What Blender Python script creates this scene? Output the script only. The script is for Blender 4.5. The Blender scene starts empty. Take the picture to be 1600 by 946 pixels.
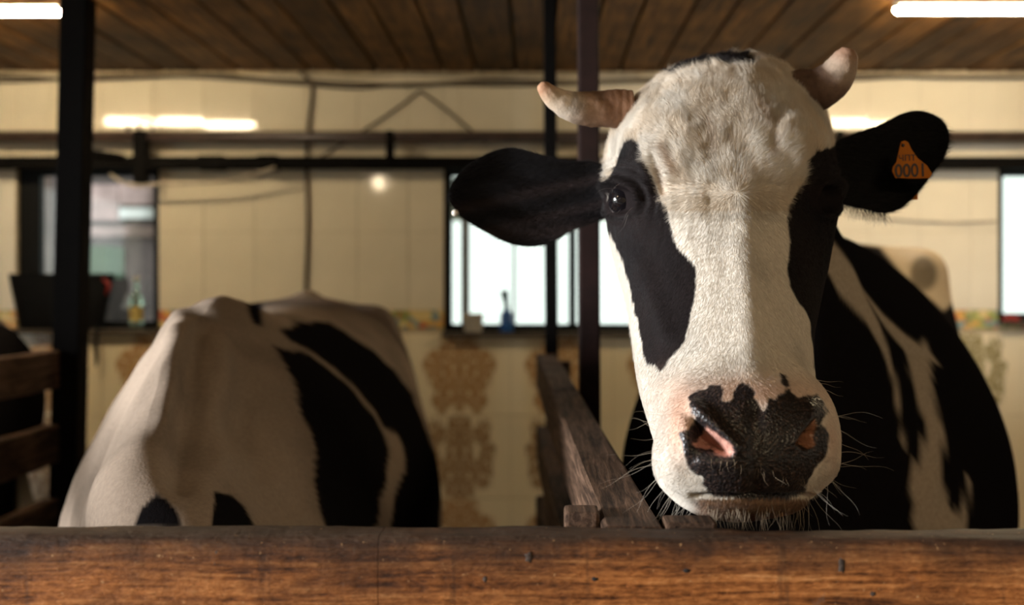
import bpy, bmesh, math, random
import numpy as np
from mathutils import Vector, Matrix

random.seed(7); RNG = np.random.default_rng(7)
SC = bpy.context.scene
COL = SC.collection
F, VX, VY, ZC = 1700.0, 835.0, 450.0, 1.40      # focal length and vanishing point in pixels of the 1600x946 frame, eye height

# ---------------------------------------------------------------- camera
cd = bpy.data.cameras.new('camera'); cam = bpy.data.objects.new('camera', cd); COL.objects.link(cam)
cam.location = (0, 0, ZC); cam.rotation_euler = (math.pi/2, 0, 0)
cd.sensor_width = 36; cd.lens = F*36/1600; cd.shift_x = -(VX-800)/1600; cd.shift_y = -(473-VY)/1600
cd.clip_start = .02
cd.dof.use_dof = True; cd.dof.focus_distance = 1.17; cd.dof.aperture_fstop = 3.2
SC.camera = cam
# ---------------------------------------------------------------- sky: even overcast
w = bpy.data.worlds.new('overcast'); SC.world = w; w.use_nodes = True
bg = w.node_tree.nodes['Background']; bg.inputs['Color'].default_value = (.94, 1.0, .96, 1); bg.inputs['Strength'].default_value = 1.7
# ---------------------------------------------------------------- daylight through the open barn door on the left
def area(name, loc, target, sx, sy, power, color):
    l = bpy.data.lights.new(name, 'AREA'); l.shape = 'RECTANGLE'; l.size = sx; l.size_y = sy; l.energy = power; l.color = color
    o = bpy.data.objects.new(name, l); COL.objects.link(o); o.location = loc
    o.rotation_euler = (Vector(target)-Vector(loc)).to_track_quat('-Z', 'Y').to_euler(); return o
area('door_daylight', (-7.0, -.55, 1.95), (.0, 1.4, 1.35), 1.5, 1.5, 1420, (.96, .98, 1.0))
# ---------------------------------------------------------------- exposure
vs = SC.view_settings; vs.view_transform = 'Standard'; vs.look = 'None'; vs.exposure = 0.0; vs.gamma = 1.0; vs.use_curve_mapping = False

# ================================================================ helpers
def P(px, py, d): return np.array([(px-VX)/F*d, d, ZC-(py-VY)/F*d])
def proj(V): return VX+F*V[:, 0]/V[:, 1], VY-F*(V[:, 2]-ZC)/V[:, 1]
def sm(e0, e1, x):
    t = np.clip((x-e0)/(e1-e0), 0, 1); return t*t*(3-2*t)
_T = RNG.random((64, 64, 64))
def noise(p):                                        # value noise 0..1, p (n,3)
    i = np.floor(p).astype(int); f = p-i; f = f*f*(3-2*f)
    def g(a, b, c): return _T[(i[:, 0]+a) & 63, (i[:, 1]+b) & 63, (i[:, 2]+c) & 63]
    x, y, z = f[:, 0], f[:, 1], f[:, 2]
    a = g(0,0,0)*(1-x)+g(1,0,0)*x; b = g(0,1,0)*(1-x)+g(1,1,0)*x; c = g(0,0,1)*(1-x)+g(1,0,1)*x; d = g(0,1,1)*(1-x)+g(1,1,1)*x
    return (a*(1-y)+b*y)*(1-z)+(c*(1-y)+d*y)*z
def fbm(p, o=3): return sum(noise(p*2**k+17*k)*.5**k for k in range(o))/sum(.5**k for k in range(o))
def sdpoly(px, py, poly):                            # signed distance to a polygon in pixels, negative inside
    poly = np.asarray(poly, float); d = np.full(px.shape, 1e9); ins = np.zeros(px.shape, bool); n = len(poly)
    for k in range(n):
        ax, ay = poly[k]; bx, by = poly[(k+1) % n]; ex, ey = bx-ax, by-ay
        t = np.clip(((px-ax)*ex+(py-ay)*ey)/max(ex*ex+ey*ey, 1e-9), 0, 1)
        d = np.minimum(d, np.hypot(px-ax-t*ex, py-ay-t*ey))
        c = (ay > py) != (by > py)
        with np.errstate(divide='ignore', invalid='ignore'): xi = ax+(py-ay)*ex/(ey if ey != 0 else 1e-9)
        ins ^= c & (px < xi)
    return np.where(ins, -d, d)

def mesh_obj(name, verts, faces, mat=None, parent=None, smooth=False):
    me = bpy.data.meshes.new(name); me.from_pydata([tuple(v) for v in verts], [], faces)
    if smooth: me.shade_smooth()
    if mat: me.materials.append(mat)
    o = bpy.data.objects.new(name, me); COL.objects.link(o)
    if parent: o.parent = parent
    return o
def bm_obj(name, bm, mat, parent=None, smooth=False):
    bmesh.ops.recalc_face_normals(bm, faces=bm.faces)
    me = bpy.data.meshes.new(name); bm.to_mesh(me); bm.free()
    if smooth: me.shade_smooth()
    if mat: me.materials.append(mat)
    o = bpy.data.objects.new(name, me); COL.objects.link(o)
    if parent: o.parent = parent
    return o
def tag(o, label=None, cat=None, group=None, kind=None):
    if label: o['label'] = label
    if cat: o['category'] = cat
    if group: o['group'] = group
    if kind: o['kind'] = kind
    return o
def empty(name, loc=(0, 0, 0)):
    o = bpy.data.objects.new(name, None); COL.objects.link(o); o.location = loc; return o
def add_box(bm, lo, hi, M=None, bevel=0):
    r = bmesh.ops.create_cube(bm, size=1)['verts']
    c = (Vector(lo)+Vector(hi))/2; s = Vector(hi)-Vector(lo)
    for v in r:
        v.co = Vector((v.co.x*s.x, v.co.y*s.y, v.co.z*s.z))+c
    if bevel:
        es = list({e for v in r for e in v.link_edges})
        bmesh.ops.bevel(bm, geom=es, offset=bevel, segments=2, affect='EDGES', profile=.6)
    return r
def box(name, lo, hi, mat, parent=None, bevel=0):
    bm = bmesh.new(); add_box(bm, lo, hi, bevel=bevel); return bm_obj(name, bm, mat, parent)
def add_tube(bm, pts, rad, n=10, caps=True):
    pts = [Vector(p) for p in pts]; rad = rad if hasattr(rad, '__len__') else [rad]*len(pts); prev = None; up = None
    for i, p in enumerate(pts):
        t = (pts[min(i+1, len(pts)-1)]-pts[max(i-1, 0)]).normalized()
        if up is None: up = t.orthogonal().normalized()
        up = (up-t*up.dot(t)).normalized(); si = t.cross(up)
        ring = [bm.verts.new(p+(up*math.cos(a)+si*math.sin(a))*rad[i]) for a in [2*math.pi*k/n for k in range(n)]]
        if prev:
            for k in range(n): bm.faces.new((prev[k], prev[(k+1) % n], ring[(k+1) % n], ring[k]))
        elif caps: bm.faces.new(ring)
        prev = ring
    if caps: bm.faces.new(prev)
def tube(name, pts, rad, mat, parent=None, n=10):
    bm = bmesh.new(); add_tube(bm, pts, rad, n); return bm_obj(name, bm, mat, parent, True)
def add_lathe(bm, prof, loc, n=24):
    prev = None; x, y, z = loc
    for r, h in prof:
        ring = [bm.verts.new((x+r*math.cos(2*math.pi*k/n), y+r*math.sin(2*math.pi*k/n), z+h)) for k in range(n)] if r > 1e-6 else [bm.verts.new((x, y, z+h))]
        if prev:
            for k in range(n):
                a, b = prev[k % len(prev)], prev[(k+1) % len(prev)]; c, d = ring[(k+1) % len(ring)], ring[k % len(ring)]
                f = [v for i, v in enumerate((a, b, c, d)) if v not in (a, b, c, d)[:i]]
                if len(f) > 2: bm.faces.new(f)
        prev = ring

# ================================================================ materials
class NT:
    def __init__(s, name):
        s.m = bpy.data.materials.new(name); s.m.use_nodes = True; s.t = s.m.node_tree; s.b = s.t.nodes['Principled BSDF']
    def n(s, kind, **kw):
        nd = s.t.nodes.new(kind)
        for k, v in kw.items():
            if k in nd.inputs.keys(): s.put(nd.inputs[k], v)
            else: setattr(nd, k, v)
        return nd
    def put(s, sock, v):
        if hasattr(v, 'bl_idname') and hasattr(v, 'links'): s.t.links.new(v, sock)
        else: sock.default_value = v
    def math(s, op, a, b=0.0):
        nd = s.t.nodes.new('ShaderNodeMath'); nd.operation = op; s.put(nd.inputs[0], a); s.put(nd.inputs[1], b); return nd.outputs[0]
    def ramp(s, fac, stops):
        nd = s.t.nodes.new('ShaderNodeValToRGB'); s.put(nd.inputs[0], fac); el = nd.color_ramp.elements
        while len(el) < len(stops): el.new(.5)
        for e, (p, c) in zip(el, stops): e.position = p; e.color = (*c, 1)
        return nd.outputs[0]
    def mix(s, fac, a, b, mode='MIX'):
        nd = s.t.nodes.new('ShaderNodeMix'); nd.data_type = 'RGBA'; nd.blend_type = mode
        s.put(nd.inputs[0], fac)
        for i, v in ((6, a), (7, b)): s.put(nd.inputs[i], (*v, 1) if isinstance(v, tuple) and len(v) == 3 else v)
        return nd.outputs[2]
    def coords(s, scale=(1, 1, 1), out='Object', random_shift=0):
        tc = s.t.nodes.new('ShaderNodeTexCoord'); mp = s.t.nodes.new('ShaderNodeMapping'); mp.inputs['Scale'].default_value = scale
        s.t.links.new(tc.outputs[out], mp.inputs['Vector'])
        if random_shift:
            oi = s.t.nodes.new('ShaderNodeObjectInfo'); v = s.t.nodes.new('ShaderNodeCombineXYZ')
            for k in range(3): s.t.links.new(s.math('MULTIPLY', oi.outputs['Random'], random_shift*(k+1)), v.inputs[k])
            s.t.links.new(v.outputs[0], mp.inputs['Location'])
        return mp.outputs[0]
    def noise(s, vec, scale, detail=4, rough=.6, dist=0):
        return s.n('ShaderNodeTexNoise', Vector=vec, Scale=scale, Detail=float(detail), Roughness=rough, Distortion=float(dist)).outputs['Fac']
    def bump(s, h, strength=.3, dist=.002):
        nd = s.n('ShaderNodeBump', Strength=strength, Distance=dist, Height=h); s.t.links.new(nd.outputs[0], s.b.inputs['Normal'])
    def done(s, color=None, rough=None, **kw):
        if color is not None: s.put(s.b.inputs['Base Color'], (*color, 1) if isinstance(color, tuple) and len(color) == 3 else color)
        if rough is not None: s.put(s.b.inputs['Roughness'], rough)
        for k, v in kw.items(): s.put(s.b.inputs[k.replace('_', ' ')], v)
        return s.m

def plain(name, color, rough=.6, var=.25, scale=25, **kw):
    t = NT(name); n = t.noise(t.coords(), scale)
    c = t.ramp(n, [(.3, tuple(x*(1-var) for x in color)), (.7, tuple(min(1, x*(1+var)) for x in color))])
    return t.done(c, rough, **kw)
def wood(name, stops, stretch, scale=1.0, rough=.6, bump=.4, vary=.0):
    t = NT(name); v = t.coords(stretch, random_shift=3.7)
    g = t.noise(v, 9*scale, 8, .62, .6); f = t.noise(v, 60*scale, 3, .7)
    big = t.noise(t.coords((1, 1, 1), random_shift=2.1), 5, 3)
    h = t.math('ADD', t.math('MULTIPLY', g, .7), t.math('MULTIPLY', f, .3))
    c = t.ramp(t.math('ADD', h, t.math('MULTIPLY', t.math('SUBTRACT', big, .5), .35)), stops)
    if vary:
        oi = t.n('ShaderNodeObjectInfo'); c = t.mix(1.0, c, t.ramp(oi.outputs['Random'], [(0, (1-vary,)*3), (1, (1+vary,)*3)]), 'MULTIPLY')
    t.bump(h, bump, .003); return t.done(c, rough, Specular_IOR_Level=.15)

M_ceil = wood('ceiling wood', [(.34, (.012, .0045, .001)), (.47, (.100, .043, .009)), (.68, (.27, .125, .030))], (14, .7, 14), .55, .6, .3, .4)
M_rail = wood('grey brown rail wood', [(.36, (.014, .0075, .0045)), (.48, (.060, .034, .021)), (.66, (.17, .100, .064))], (22, 1.2, 22), .8, .75, .7)
M_cream = plain('cream tile glaze', (.72, .64, .49), .07, .04, 6)
M_grout = plain('grout', (.46, .37, .24), .9)
M_steel = plain('black painted steel', (.0022, .0016, .0013), .7, .3, Specular_IOR_Level=.08)
M_redsteel = plain('red oxide painted steel', (.016, .0062, .0048), .65, .3, Specular_IOR_Level=.2)
M_pipe = plain('brown painted pipe', (.055, .035, .028), .35, .3)
M_frame = plain('black window frame', (.0045, .0042, .004), .5, .2, Specular_IOR_Level=.15)
M_horn = None
M_plaster = plain('dull plaster', (.38, .32, .24), .8, .15, 6)
M_floor = plain('concrete floor', (.12, .10, .08), .8, .3, 6)
M_straw = plain('yard concrete', (.5, .52, .5), .9, .1, 4)
M_cable = plain('dusty cable', (.10, .075, .05), .6)
M_cable2 = plain('white cable', (.40, .34, .26), .5)
M_tank = plain('black rubber', (.0035, .0035, .004), .6, Specular_IOR_Level=.15)
M_white = plain('dirty white plastic', (.55, .50, .42), .45, .15)
M_blue = plain('blue plastic', (.02, .10, .32), .35, .1)
M_teal = plain('dark green plastic', (.02, .07, .06), .4, .1)
M_red = plain('red plastic', (.25, .02, .015), .4, .1)
M_pink = plain('pinkish weathered board', (.46, .33, .32), .8, .3, 8)
M_brownout = plain('dark outside boards', (.07, .052, .05), .8, .5, 6)
M_white2 = plain('white sheet', (.85, .88, .88), .7, .05)
M_green = plain('faded green crate plastic', (.26, .40, .29), .6, .15)
M_label = plain('yellow paper label', (.45, .34, .10), .7)
t = NT('bottle glass'); M_glassb = t.done((.55, .70, .58), .06, Transmission_Weight=.85, IOR=1.45)
t = NT('window glass')
gl = t.n('ShaderNodeBsdfGlossy', Roughness=.03); tr = t.n('ShaderNodeBsdfTransparent'); tr.inputs[0].default_value = (.93, .97, .95, 1)
mx = t.n('ShaderNodeMixShader'); mx.inputs[0].default_value = .06
t.t.links.new(tr.outputs[0], mx.inputs[1]); t.t.links.new(gl.outputs[0], mx.inputs[2])
t.t.links.new(mx.outputs[0], t.t.nodes['Material Output'].inputs['Surface']); M_glass = t.m
t = NT('lamp tube'); M_tube = t.done((1, 1, 1), .4, Emission_Color=(1.0, .80, .50, 1), Emission_Strength=185.0)

t = NT('lamp bulb'); M_bulb = t.done((1, 1, 1), .4, Emission_Color=(1.0, .80, .52, 1), Emission_Strength=90.0)
def tile_decor(name, ca, cb, base, blobs):
    t = NT(name); tc = t.t.nodes.new('ShaderNodeTexCoord'); uv = tc.outputs['UV']
    nz = t.n('ShaderNodeTexNoise', Vector=uv, Scale=9.0, Detail=3.0)
    ofs = t.n('ShaderNodeVectorMath', operation='SUBTRACT'); t.t.links.new(nz.outputs['Color'], ofs.inputs[0]); ofs.inputs[1].default_value = (.5, .5, .5)
    sc = t.n('ShaderNodeVectorMath', operation='SCALE'); t.t.links.new(ofs.outputs[0], sc.inputs[0]); sc.inputs['Scale'].default_value = .22
    ad = t.n('ShaderNodeVectorMath', operation='ADD'); t.t.links.new(uv, ad.inputs[0]); t.t.links.new(sc.outputs[0], ad.inputs[1])
    m = None
    for (u, v, r) in blobs:
        ds = t.n('ShaderNodeVectorMath', operation='DISTANCE'); t.t.links.new(ad.outputs[0], ds.inputs[0]); ds.inputs[1].default_value = (u, v, 0)
        q = t.math('DIVIDE', ds.outputs['Value'], r); m = q if m is None else t.math('MINIMUM', m, q)
    mask = t.ramp(m, [(.72, (1, 1, 1)), (1.0, (0, 0, 0))])
    n2 = t.noise(uv, 16, 3)
    fl = t.ramp(n2, [(.40, ca), (.60, cb)])
    mk = t.math('MULTIPLY', mask, t.ramp(t.noise(uv, 13, 2), [(.36, (.12,)*3), (.46, (.9,)*3)]))
    return t.done(t.mix(mk, base, fl), .22)
BASE = (.80, .69, .48)
BL1 = [(.02, .88, .20), (.22, .78, .25), (.10, .55, .22), (.38, .52, .28), (.52, .60, .22), (.18, .30, .24), (.36, .22, .22), (.02, .16, .12)]
BL2 = [(.05, .92, .22), (.05, .70, .28), (.10, .45, .25), (.08, .20, .28), (.45, .80, .20), (.55, .55, .18), (.45, .30, .24)]
M_flower = tile_decor('orange flower tile', (.36, .18, .06), (.44, .26, .11), BASE, BL1)
M_basket = tile_decor('brown basket tile', (.24, .13, .055), (.36, .22, .10), BASE, BL2)
M_olive = tile_decor('olive basket tile', (.20, .155, .045), (.30, .24, .09), BASE, BL2)
t = NT('fruit border tile'); v = t.coords((1, 1, 1), random_shift=9)
vo = t.n('ShaderNodeTexVoronoi', Vector=v, Scale=30.0)
c = t.ramp(t.n('ShaderNodeSeparateColor', Color=vo.outputs['Color']).outputs[0], [(.0, (.20, .26, .07)), (.2, (.70, .36, .07)), (.36, (.72, .56, .24)), (.55, (.38, .38, .09)), (.72, (.55, .10, .04)), (.86, (.14, .26, .30))])
c.node.color_ramp.interpolation = 'CONSTANT'
M_border = t.done(t.mix(.15, c, (.70, .55, .28)), .2)

# front board: orange worn wood, darker and greasy along its upper edge, grain along X
t = NT('worn orange board'); v0 = t.coords()
wob = t.noise(t.coords((1, 3, 3)), 3, 2)
sx = t.n('ShaderNodeSeparateXYZ', Vector=v0); z = sx.outputs[2]
zw = t.math('ADD', z, t.math('MULTIPLY', wob, .020))
cmb = t.n('ShaderNodeCombineXYZ'); t.put(cmb.inputs[0], t.math('MULTIPLY', sx.outputs[0], .035)); t.put(cmb.inputs[1], t.math('MULTIPLY', sx.outputs[1], .3)); t.put(cmb.inputs[2], zw)
ring_ = t.noise(cmb.outputs[0], 150, 3, .55, .6)                       # growth rings along the board
fine = t.noise(t.coords((.16, 1, 1)), 420, 3, .7)                        # short fibres
saw = t.noise(t.coords((.35, .2, 1)), 300, 2, .6)                         # rough-sawn nicks
h = t.math('ADD', t.math('MULTIPLY', ring_, .5), t.math('ADD', t.math('MULTIPLY', fine, .3), t.math('MULTIPLY', saw, .2)))
col = t.ramp(h, [(.37, (.055, .018, .006)), (.46, (.25, .085, .023)), (.55, (.43, .162, .047)), (.67, (.66, .31, .115))])
big = t.noise(t.coords((1.2, 1, 2.6)), 5.0, 5, .62)
col = t.mix(t.ramp(big, [(.48, (0, 0, 0)), (.67, (.78,)*3)]), col, (.042, .020, .013))
edge = t.math('ADD', z, t.math('MULTIPLY', t.math('SUBTRACT', t.noise(t.coords((3, 3, 1)), 3.2, 5), .5), .085))
gm = t.n('ShaderNodeMapRange'); t.put(gm.inputs['Value'], edge); gm.inputs['From Min'].default_value = 1.143; gm.inputs['From Max'].default_value = 1.180
col = t.mix(t.math('MULTIPLY', gm.outputs[0], .88), col, (.030, .019, .014))
top = t.n('ShaderNodeMapRange'); t.put(top.inputs['Value'], z); top.inputs['From Min'].default_value = 1.1765; top.inputs['From Max'].default_value = 1.182
col = t.mix(t.math('MULTIPLY', top.outputs[0], t.ramp(fine, [(.35, (.1,)*3), (.6, (.8,)*3)])), col, (.085, .060, .042))
st = t.noise(t.coords((8, 8, .8)), 5, 4, .6); col = t.mix(t.ramp(st, [(.60, (0,)*3), (.70, (.55,)*3)]), col, (.032, .019, .013))
gr = t.noise(t.coords((2, 1, 1.2)), 11, 5, .7); col = t.mix(t.ramp(gr, [(.66, (0,)*3), (.74, (.5,)*3)]), col, (.16, .13, .11))
sp = t.noise(t.coords((1, 1, 1)), 170, 2); col = t.mix(t.ramp(sp, [(.69, (0,)*3), (.75, (.7,)*3)]), col, (.52, .30, .14))
t.bump(h, .9, .004); M_board = t.done(col, .62, Specular_IOR_Level=.16)

# wetness attribute makes the nose pad glossy
t = NT('cow coat'); a = t.n('ShaderNodeAttribute', attribute_name='coat'); wt = t.n('ShaderNodeAttribute', attribute_name='wet')
n = t.noise(t.coords(), 160, 3); vor = t.n('ShaderNodeTexVoronoi', Vector=t.coords(), Scale=330.0)
c = t.mix(.35, a.outputs['Color'], t.ramp(n, [(.3, (.6,)*3), (.7, (1.25,)*3)]), 'MULTIPLY')
hb = t.mix(wt.outputs['Fac'], t.noise(t.coords((1, 1, .45)), 300, 3), t.math('MULTIPLY', vor.outputs['Distance'], 1.2))
t.bump(hb, .35, .0018)
M_coat = t.done(c, t.math('SUBTRACT', .8, t.math('MULTIPLY', wt.outputs['Fac'], .48)), Specular_IOR_Level=t.math('MULTIPLY', wt.outputs['Fac'], .45))
t = NT('cow hair'); a = t.n('ShaderNodeAttribute', attribute_name='coat'); M_fur = t.done(a.outputs['Color'], .6, Specular_IOR_Level=.22)

# ================================================================ room
WY = 4.15                                            # face of the tiled wall
K = WY/F
def wx(px): return (px-VX)*K
def wz(py): return ZC-(py-VY)*K
WIN = [(wx(25), wx(248), wz(514), wz(262)), (wx(693), wx(1010), wz(519), wz(262)), (wx(1560), wx(1800), wz(502), wz(262))]
XL, XR, YF, CZ = -3.4, 3.4, -1.9, 2.222
floor = tag(box('floor', (XL-.2, YF-.2, -.1), (XR+.2, WY+.2, 0), M_floor), kind='structure')
def holes(lo, hi, rects):                            # cut a rectangle along the windows' lines; keep what lies outside them
    xs = sorted({lo[0], hi[0], *[q for r in rects for q in r[:2] if lo[0] < q < hi[0]]})
    zs = sorted({lo[1], hi[1], *[q for r in rects for q in r[2:] if lo[1] < q < hi[1]]})
    for i in range(len(xs)-1):
        for j in range(len(zs)-1):
            cx, cz = (xs[i]+xs[i+1])/2, (zs[j]+zs[j+1])/2
            if not any(r[0] < cx < r[1] and r[2] < cz < r[3] for r in rects): yield xs[i], xs[i+1], zs[j], zs[j+1]
def strips(lo, hi, rects):                           # as holes, but joined into as few boxes as the windows allow
    z0 = min(r[2] for r in rects); z1 = max(r[3] for r in rects)
    yield lo[0], hi[0], lo[1], z0
    yield lo[0], hi[0], z1, hi[1]
    x = lo[0]
    for r in rects:
        yield x, r[0], z0, z1
        if r[2] > z0: yield r[0], r[1], z0, r[2]
        if r[3] < z1: yield r[0], r[1], r[3], z1
        x = r[1]
    yield x, hi[0], z0, z1
bm = bmesh.new()
xs = sorted({XL-.2, XR+.2, *[q for r in WIN for q in r[:2]]}); zs = sorted({-.1, CZ+.2, *[q for r in WIN for q in r[2:]]})
vg = {}
def gv(x, y, zz):
    k = (round(x, 5), round(y, 5), round(zz, 5))
    if k not in vg: vg[k] = bm.verts.new(k)
    return vg[k]
solid = {}
for i in range(len(xs)-1):
    for j in range(len(zs)-1):
        cx, cz = (xs[i]+xs[i+1])/2, (zs[j]+zs[j+1])/2
        solid[i, j] = not any(r[0] < cx < r[1] and r[2] < cz < r[3] for r in WIN)
Y0, Y1 = WY+.008, WY+.16
for (i, j), s in solid.items():
    if not s: continue
    a, b, c0, d0 = xs[i], xs[i+1], zs[j], zs[j+1]
    for y in (Y0, Y1): bm.faces.new((gv(a, y, c0), gv(b, y, c0), gv(b, y, d0), gv(a, y, d0)))
    for (di, dj, e) in ((-1, 0, ((a, c0), (a, d0))), (1, 0, ((b, c0), (b, d0))), (0, -1, ((a, c0), (b, c0))), (0, 1, ((a, d0), (b, d0)))):
        if not solid.get((i+di, j+dj), False):
            (x0, q0), (x1, q1) = e; bm.faces.new((gv(x0, Y0, q0), gv(x1, Y0, q1), gv(x1, Y1, q1), gv(x0, Y1, q0)))
wall = tag(bm_obj('wall_back', bm, M_grout), kind='structure')
# tiles of the back wall, one by one
def tile_mesh(x0, x1, z0, z1, mat, flip=False, th=.010, bev=.0015, gap=.0006):
    a, b, c, d = x0+gap, x1-gap, z0+gap, z1-gap
    vs_ = [(a, th, c), (b, th, c), (b, th, d), (a, th, d), (a, bev, c), (b, bev, c), (b, bev, d), (a, bev, d), (a+bev, 0, c+bev), (b-bev, 0, c+bev), (b-bev, 0, d-bev), (a+bev, 0, d-bev)]
    fs = [(8, 9, 10, 11)]
    for k in range(4):
        m = (k+1) % 4; fs += [(k, m, m+4, k+4), (k+4, m+4, m+8, k+8)]
    me = bpy.data.meshes.new('tile'); me.from_pydata(vs_, [], fs); uv = me.uv_layers.new(name='UVMap')
    for l in me.loops:
        q = me.vertices[l.vertex_index].co; u = (q.x-x0)/.195; uv.data[l.index].uv = ((1-u) if flip else u, (q.z-z0)/.315)
    me.materials.append(mat); return me
TW = .195; X0 = wx(718); SILL = wz(521); BORD = wz(485)
rows = [(CZ-.02-.01, BORD+.60, 'up'), (BORD+.60, BORD+.30, 'up'), (BORD+.30, BORD, 'up'), (BORD, SILL, 'border'), (SILL, SILL-.315, 'flower'), (SILL-.315, SILL-.63, 'basket'), (SILL-.63, SILL-.945, 'flower'), (SILL-.945, SILL-1.2, 'up')]
rows[0] = (BORD+.90, BORD+.60, 'up')
cache = {}
for ri, (zt, zb, kind) in enumerate(rows):
    for k in range(-11, 16):
        xa, xb = X0+k*TW, X0+(k+1)*TW
        if xa < -2.45 or xb > 2.75: continue
        for (a, b, c0, d0) in holes((xa, zb), (xb, zt), WIN):
            if b-a < .02 or d0-c0 < .02: continue
            full = abs(b-a-TW) < 1e-4 and abs(d0-c0-(zt-zb)) < 1e-4
            m = {'up': M_cream, 'border': M_border, 'flower': M_flower, 'basket': M_basket}[kind]
            if kind in ('flower', 'basket') and xa > 1.35: m = M_olive
            flip = (k % 2 != 0)
            cx, cz = (a+b)/2, (c0+d0)/2
            key = (kind, m.name, flip, ri) if full else None
            if key in cache: me = cache[key]
            else:
                me = tile_mesh(-(b-a)/2 if full else a-cx, (b-a)/2 if full else b-cx, c0-cz, d0-cz, m, flip)
                if not full:
                    uv = me.uv_layers[0]
                    for l in me.loops:
                        q = me.vertices[l.vertex_index].co; u = (q.x+cx-xa)/TW; uv.data[l.index].uv = ((1-u) if flip else u, (q.z+cz-zb)/(zt-zb))
                if full: cache[key] = me
            o = bpy.data.objects.new('tile', me); COL.objects.link(o); o.parent = wall; o.location = (cx, WY-.001, cz)
            o.rotation_euler = (random.gauss(.002, .0035), 0, random.gauss(0, .0025))
# ceiling: boards running away from the camera
ceil = tag(box('ceiling', (XL-.2, YF-.2, CZ+.026), (XR+.2, WY+.2, CZ+.10), plain('ceiling dark gap', (.008, .005, .003), .9)), kind='structure')
x = XL; 
while x < XR:
    wd = random.choice((.105, .12, .135, .15)); dz = random.uniform(0, .006)
    o = box('ceiling_board', (-wd/2+.005, YF, -.012), (wd/2-.005, WY, .013), M_ceil, ceil, .005)
    o.location = (x+wd/2, 0, CZ+.013+dz); x += wd
# side and front walls (out of the frame), with the open door on the left
tag(box('wall_right', (XR, YF, 0), (XR+.15, WY, CZ+.03), M_plaster), kind='structure')
bm = bmesh.new()
def prism_wall(bm, x0, x1, pts, holes_=None): pass
add_box(bm, (XL-.15, 1.5, 0), (XL, WY, CZ+.03)); add_box(bm, (XL-.15, YF, 0), (XL, -1.0, CZ+.03)); add_box(bm, (XL-.15, -1.0, 2.12), (XL, 1.5, CZ+.03))
wl = tag(bm_obj('wall_left', bm, M_plaster), kind='structure')
tag(box('wall_front', (XL-.15, YF-.15, 0), (XR+.15, YF, CZ+.03), M_plaster), kind='structure')
# windows
def window(i, r, mull, sashes=()):
    x0, x1, z0, z1 = r; f = .028; y0, y1 = WY+.025, WY+.075
    root = empty('window_%d' % i, ((x0+x1)/2, WY, z0)); tag(root, kind='structure')
    ox, oz = (x0+x1)/2, z0
    def b(name, lo, hi, m=M_frame): return box(name, (lo[0]-ox, lo[1]-WY, lo[2]-oz), (hi[0]-ox, hi[1]-WY, hi[2]-oz), m, root)
    b('frame_bar', (x0, y0, z0), (x0+f, y1, z1)); b('frame_bar', (x1-f, y0, z0), (x1, y1, z1))
    b('frame_bar', (x0+f, y0, z0), (x1-f, y1, z0+f)); b('frame_bar', (x0+f, y0, z1-f), (x1-f, y1, z1))
    prev = x0+f
    for (mxp, mw, mm) in mull:
        b('mullion', (mxp-mw/2, y0+.005, z0+f), (mxp+mw/2, y1-.005, z1-f), mm)
        b('pane', (prev, WY+.048, z0+f), (mxp-mw/2, WY+.051, z1-f), M_glass); prev = mxp+mw/2
    b('pane', (prev, WY+.048, z0+f), (x1-f, WY+.051, z1-f), M_glass)
    b('sill', (x0-.004, WY-.050, z0-.018), (x1+.004, WY+.15, z0), plain('sill stone %d' % i, (.06, .045, .03), .6))
    return root
M_greyf = plain('grey aluminium', (.16, .17, .17), .4)
window(1, WIN[0], [(wx(43), .068, M_frame), (wx(110), .03, M_frame)])
window(2, WIN[1], [(wx(726), .030, M_greyf), (wx(803), .010, M_greyf), (wx(895), .028, M_frame)])
window(3, WIN[2], [(wx(1680), .03, M_frame)])

# ================================================================ outside, seen through the windows
tag(box('yard_ground', (-9, WY+.2, -.1), (9, 14, 0.0), M_straw), kind='structure')
for i, (a, b) in enumerate(((wx(-40)*1.1, wx(330)*1.35),)): pass
sh = empty('shed', (-2.3, 5.9, 0)); tag(sh, 'brown outdoor shed seen through the left window', 'shed')
def sb(name, lo, hi, m): return box(name, (lo[0]+2.3, lo[1]-5.9, lo[2]), (hi[0]+2.3, hi[1]-5.9, hi[2]), m, sh)
for k in range(12): sb('wall_board', (-3.4+k*.2, 6.4, 0), (-3.4+k*.2+.19, 6.43, 2.5), M_brownout)
sb('roof', (-3.6, 4.9, 2.35), (-.98, 6.6, 2.42), M_brownout)
sb('gable_board', (-2.615, 6.2, 1.783), (-2.37, 6.24, 1.99), M_pink); sb('white_sheet', (-2.365, 6.2, 1.795), (-2.12, 6.22, 1.855), M_white2); sb('grey_sheet', (-2.365, 6.2, 1.875), (-2.0, 6.22, 2.0), M_pink)
sb('beam', (-2.62, 6.1, 1.69), (-2.1, 6.2, 1.745), M_pink)
sb('post', (-2.60, 5.6, 0), (-2.52, 5.68, 2.35), M_pink); sb('post', (-1.3, 6.2, 0), (-1.2, 6.3, 2.35), M_brownout)
cr = empty('crate_stand', (-2.3, 5.8, 0)); tag(cr, 'faded green crate standing outside behind the left window', 'crate')
box('crate_body', (-.125, -.12, 1.45), (.07, .12, 1.62), M_green, cr, .01); box('stand', (-.15, -.14, 0), (.09, .14, 1.45), M_brownout, cr)
for k in range(2): box('side_slat', (-.13, -.127, 1.49+k*.07), (.075, -.12, 1.51+k*.07), M_green, cr)
aw = tag(empty('awning', (.3, WY+.17, 1.72)), 'pale translucent awning outside above the middle window', 'awning')
M_awn = plain('grey awning sheet', (.62, .66, .64), .7, .05)
for k in range(6): box('awning_sheet', (-.95+k*.28, 0, .11), (-.95+k*.28+.275, .55, .115), M_awn, aw)
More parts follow.
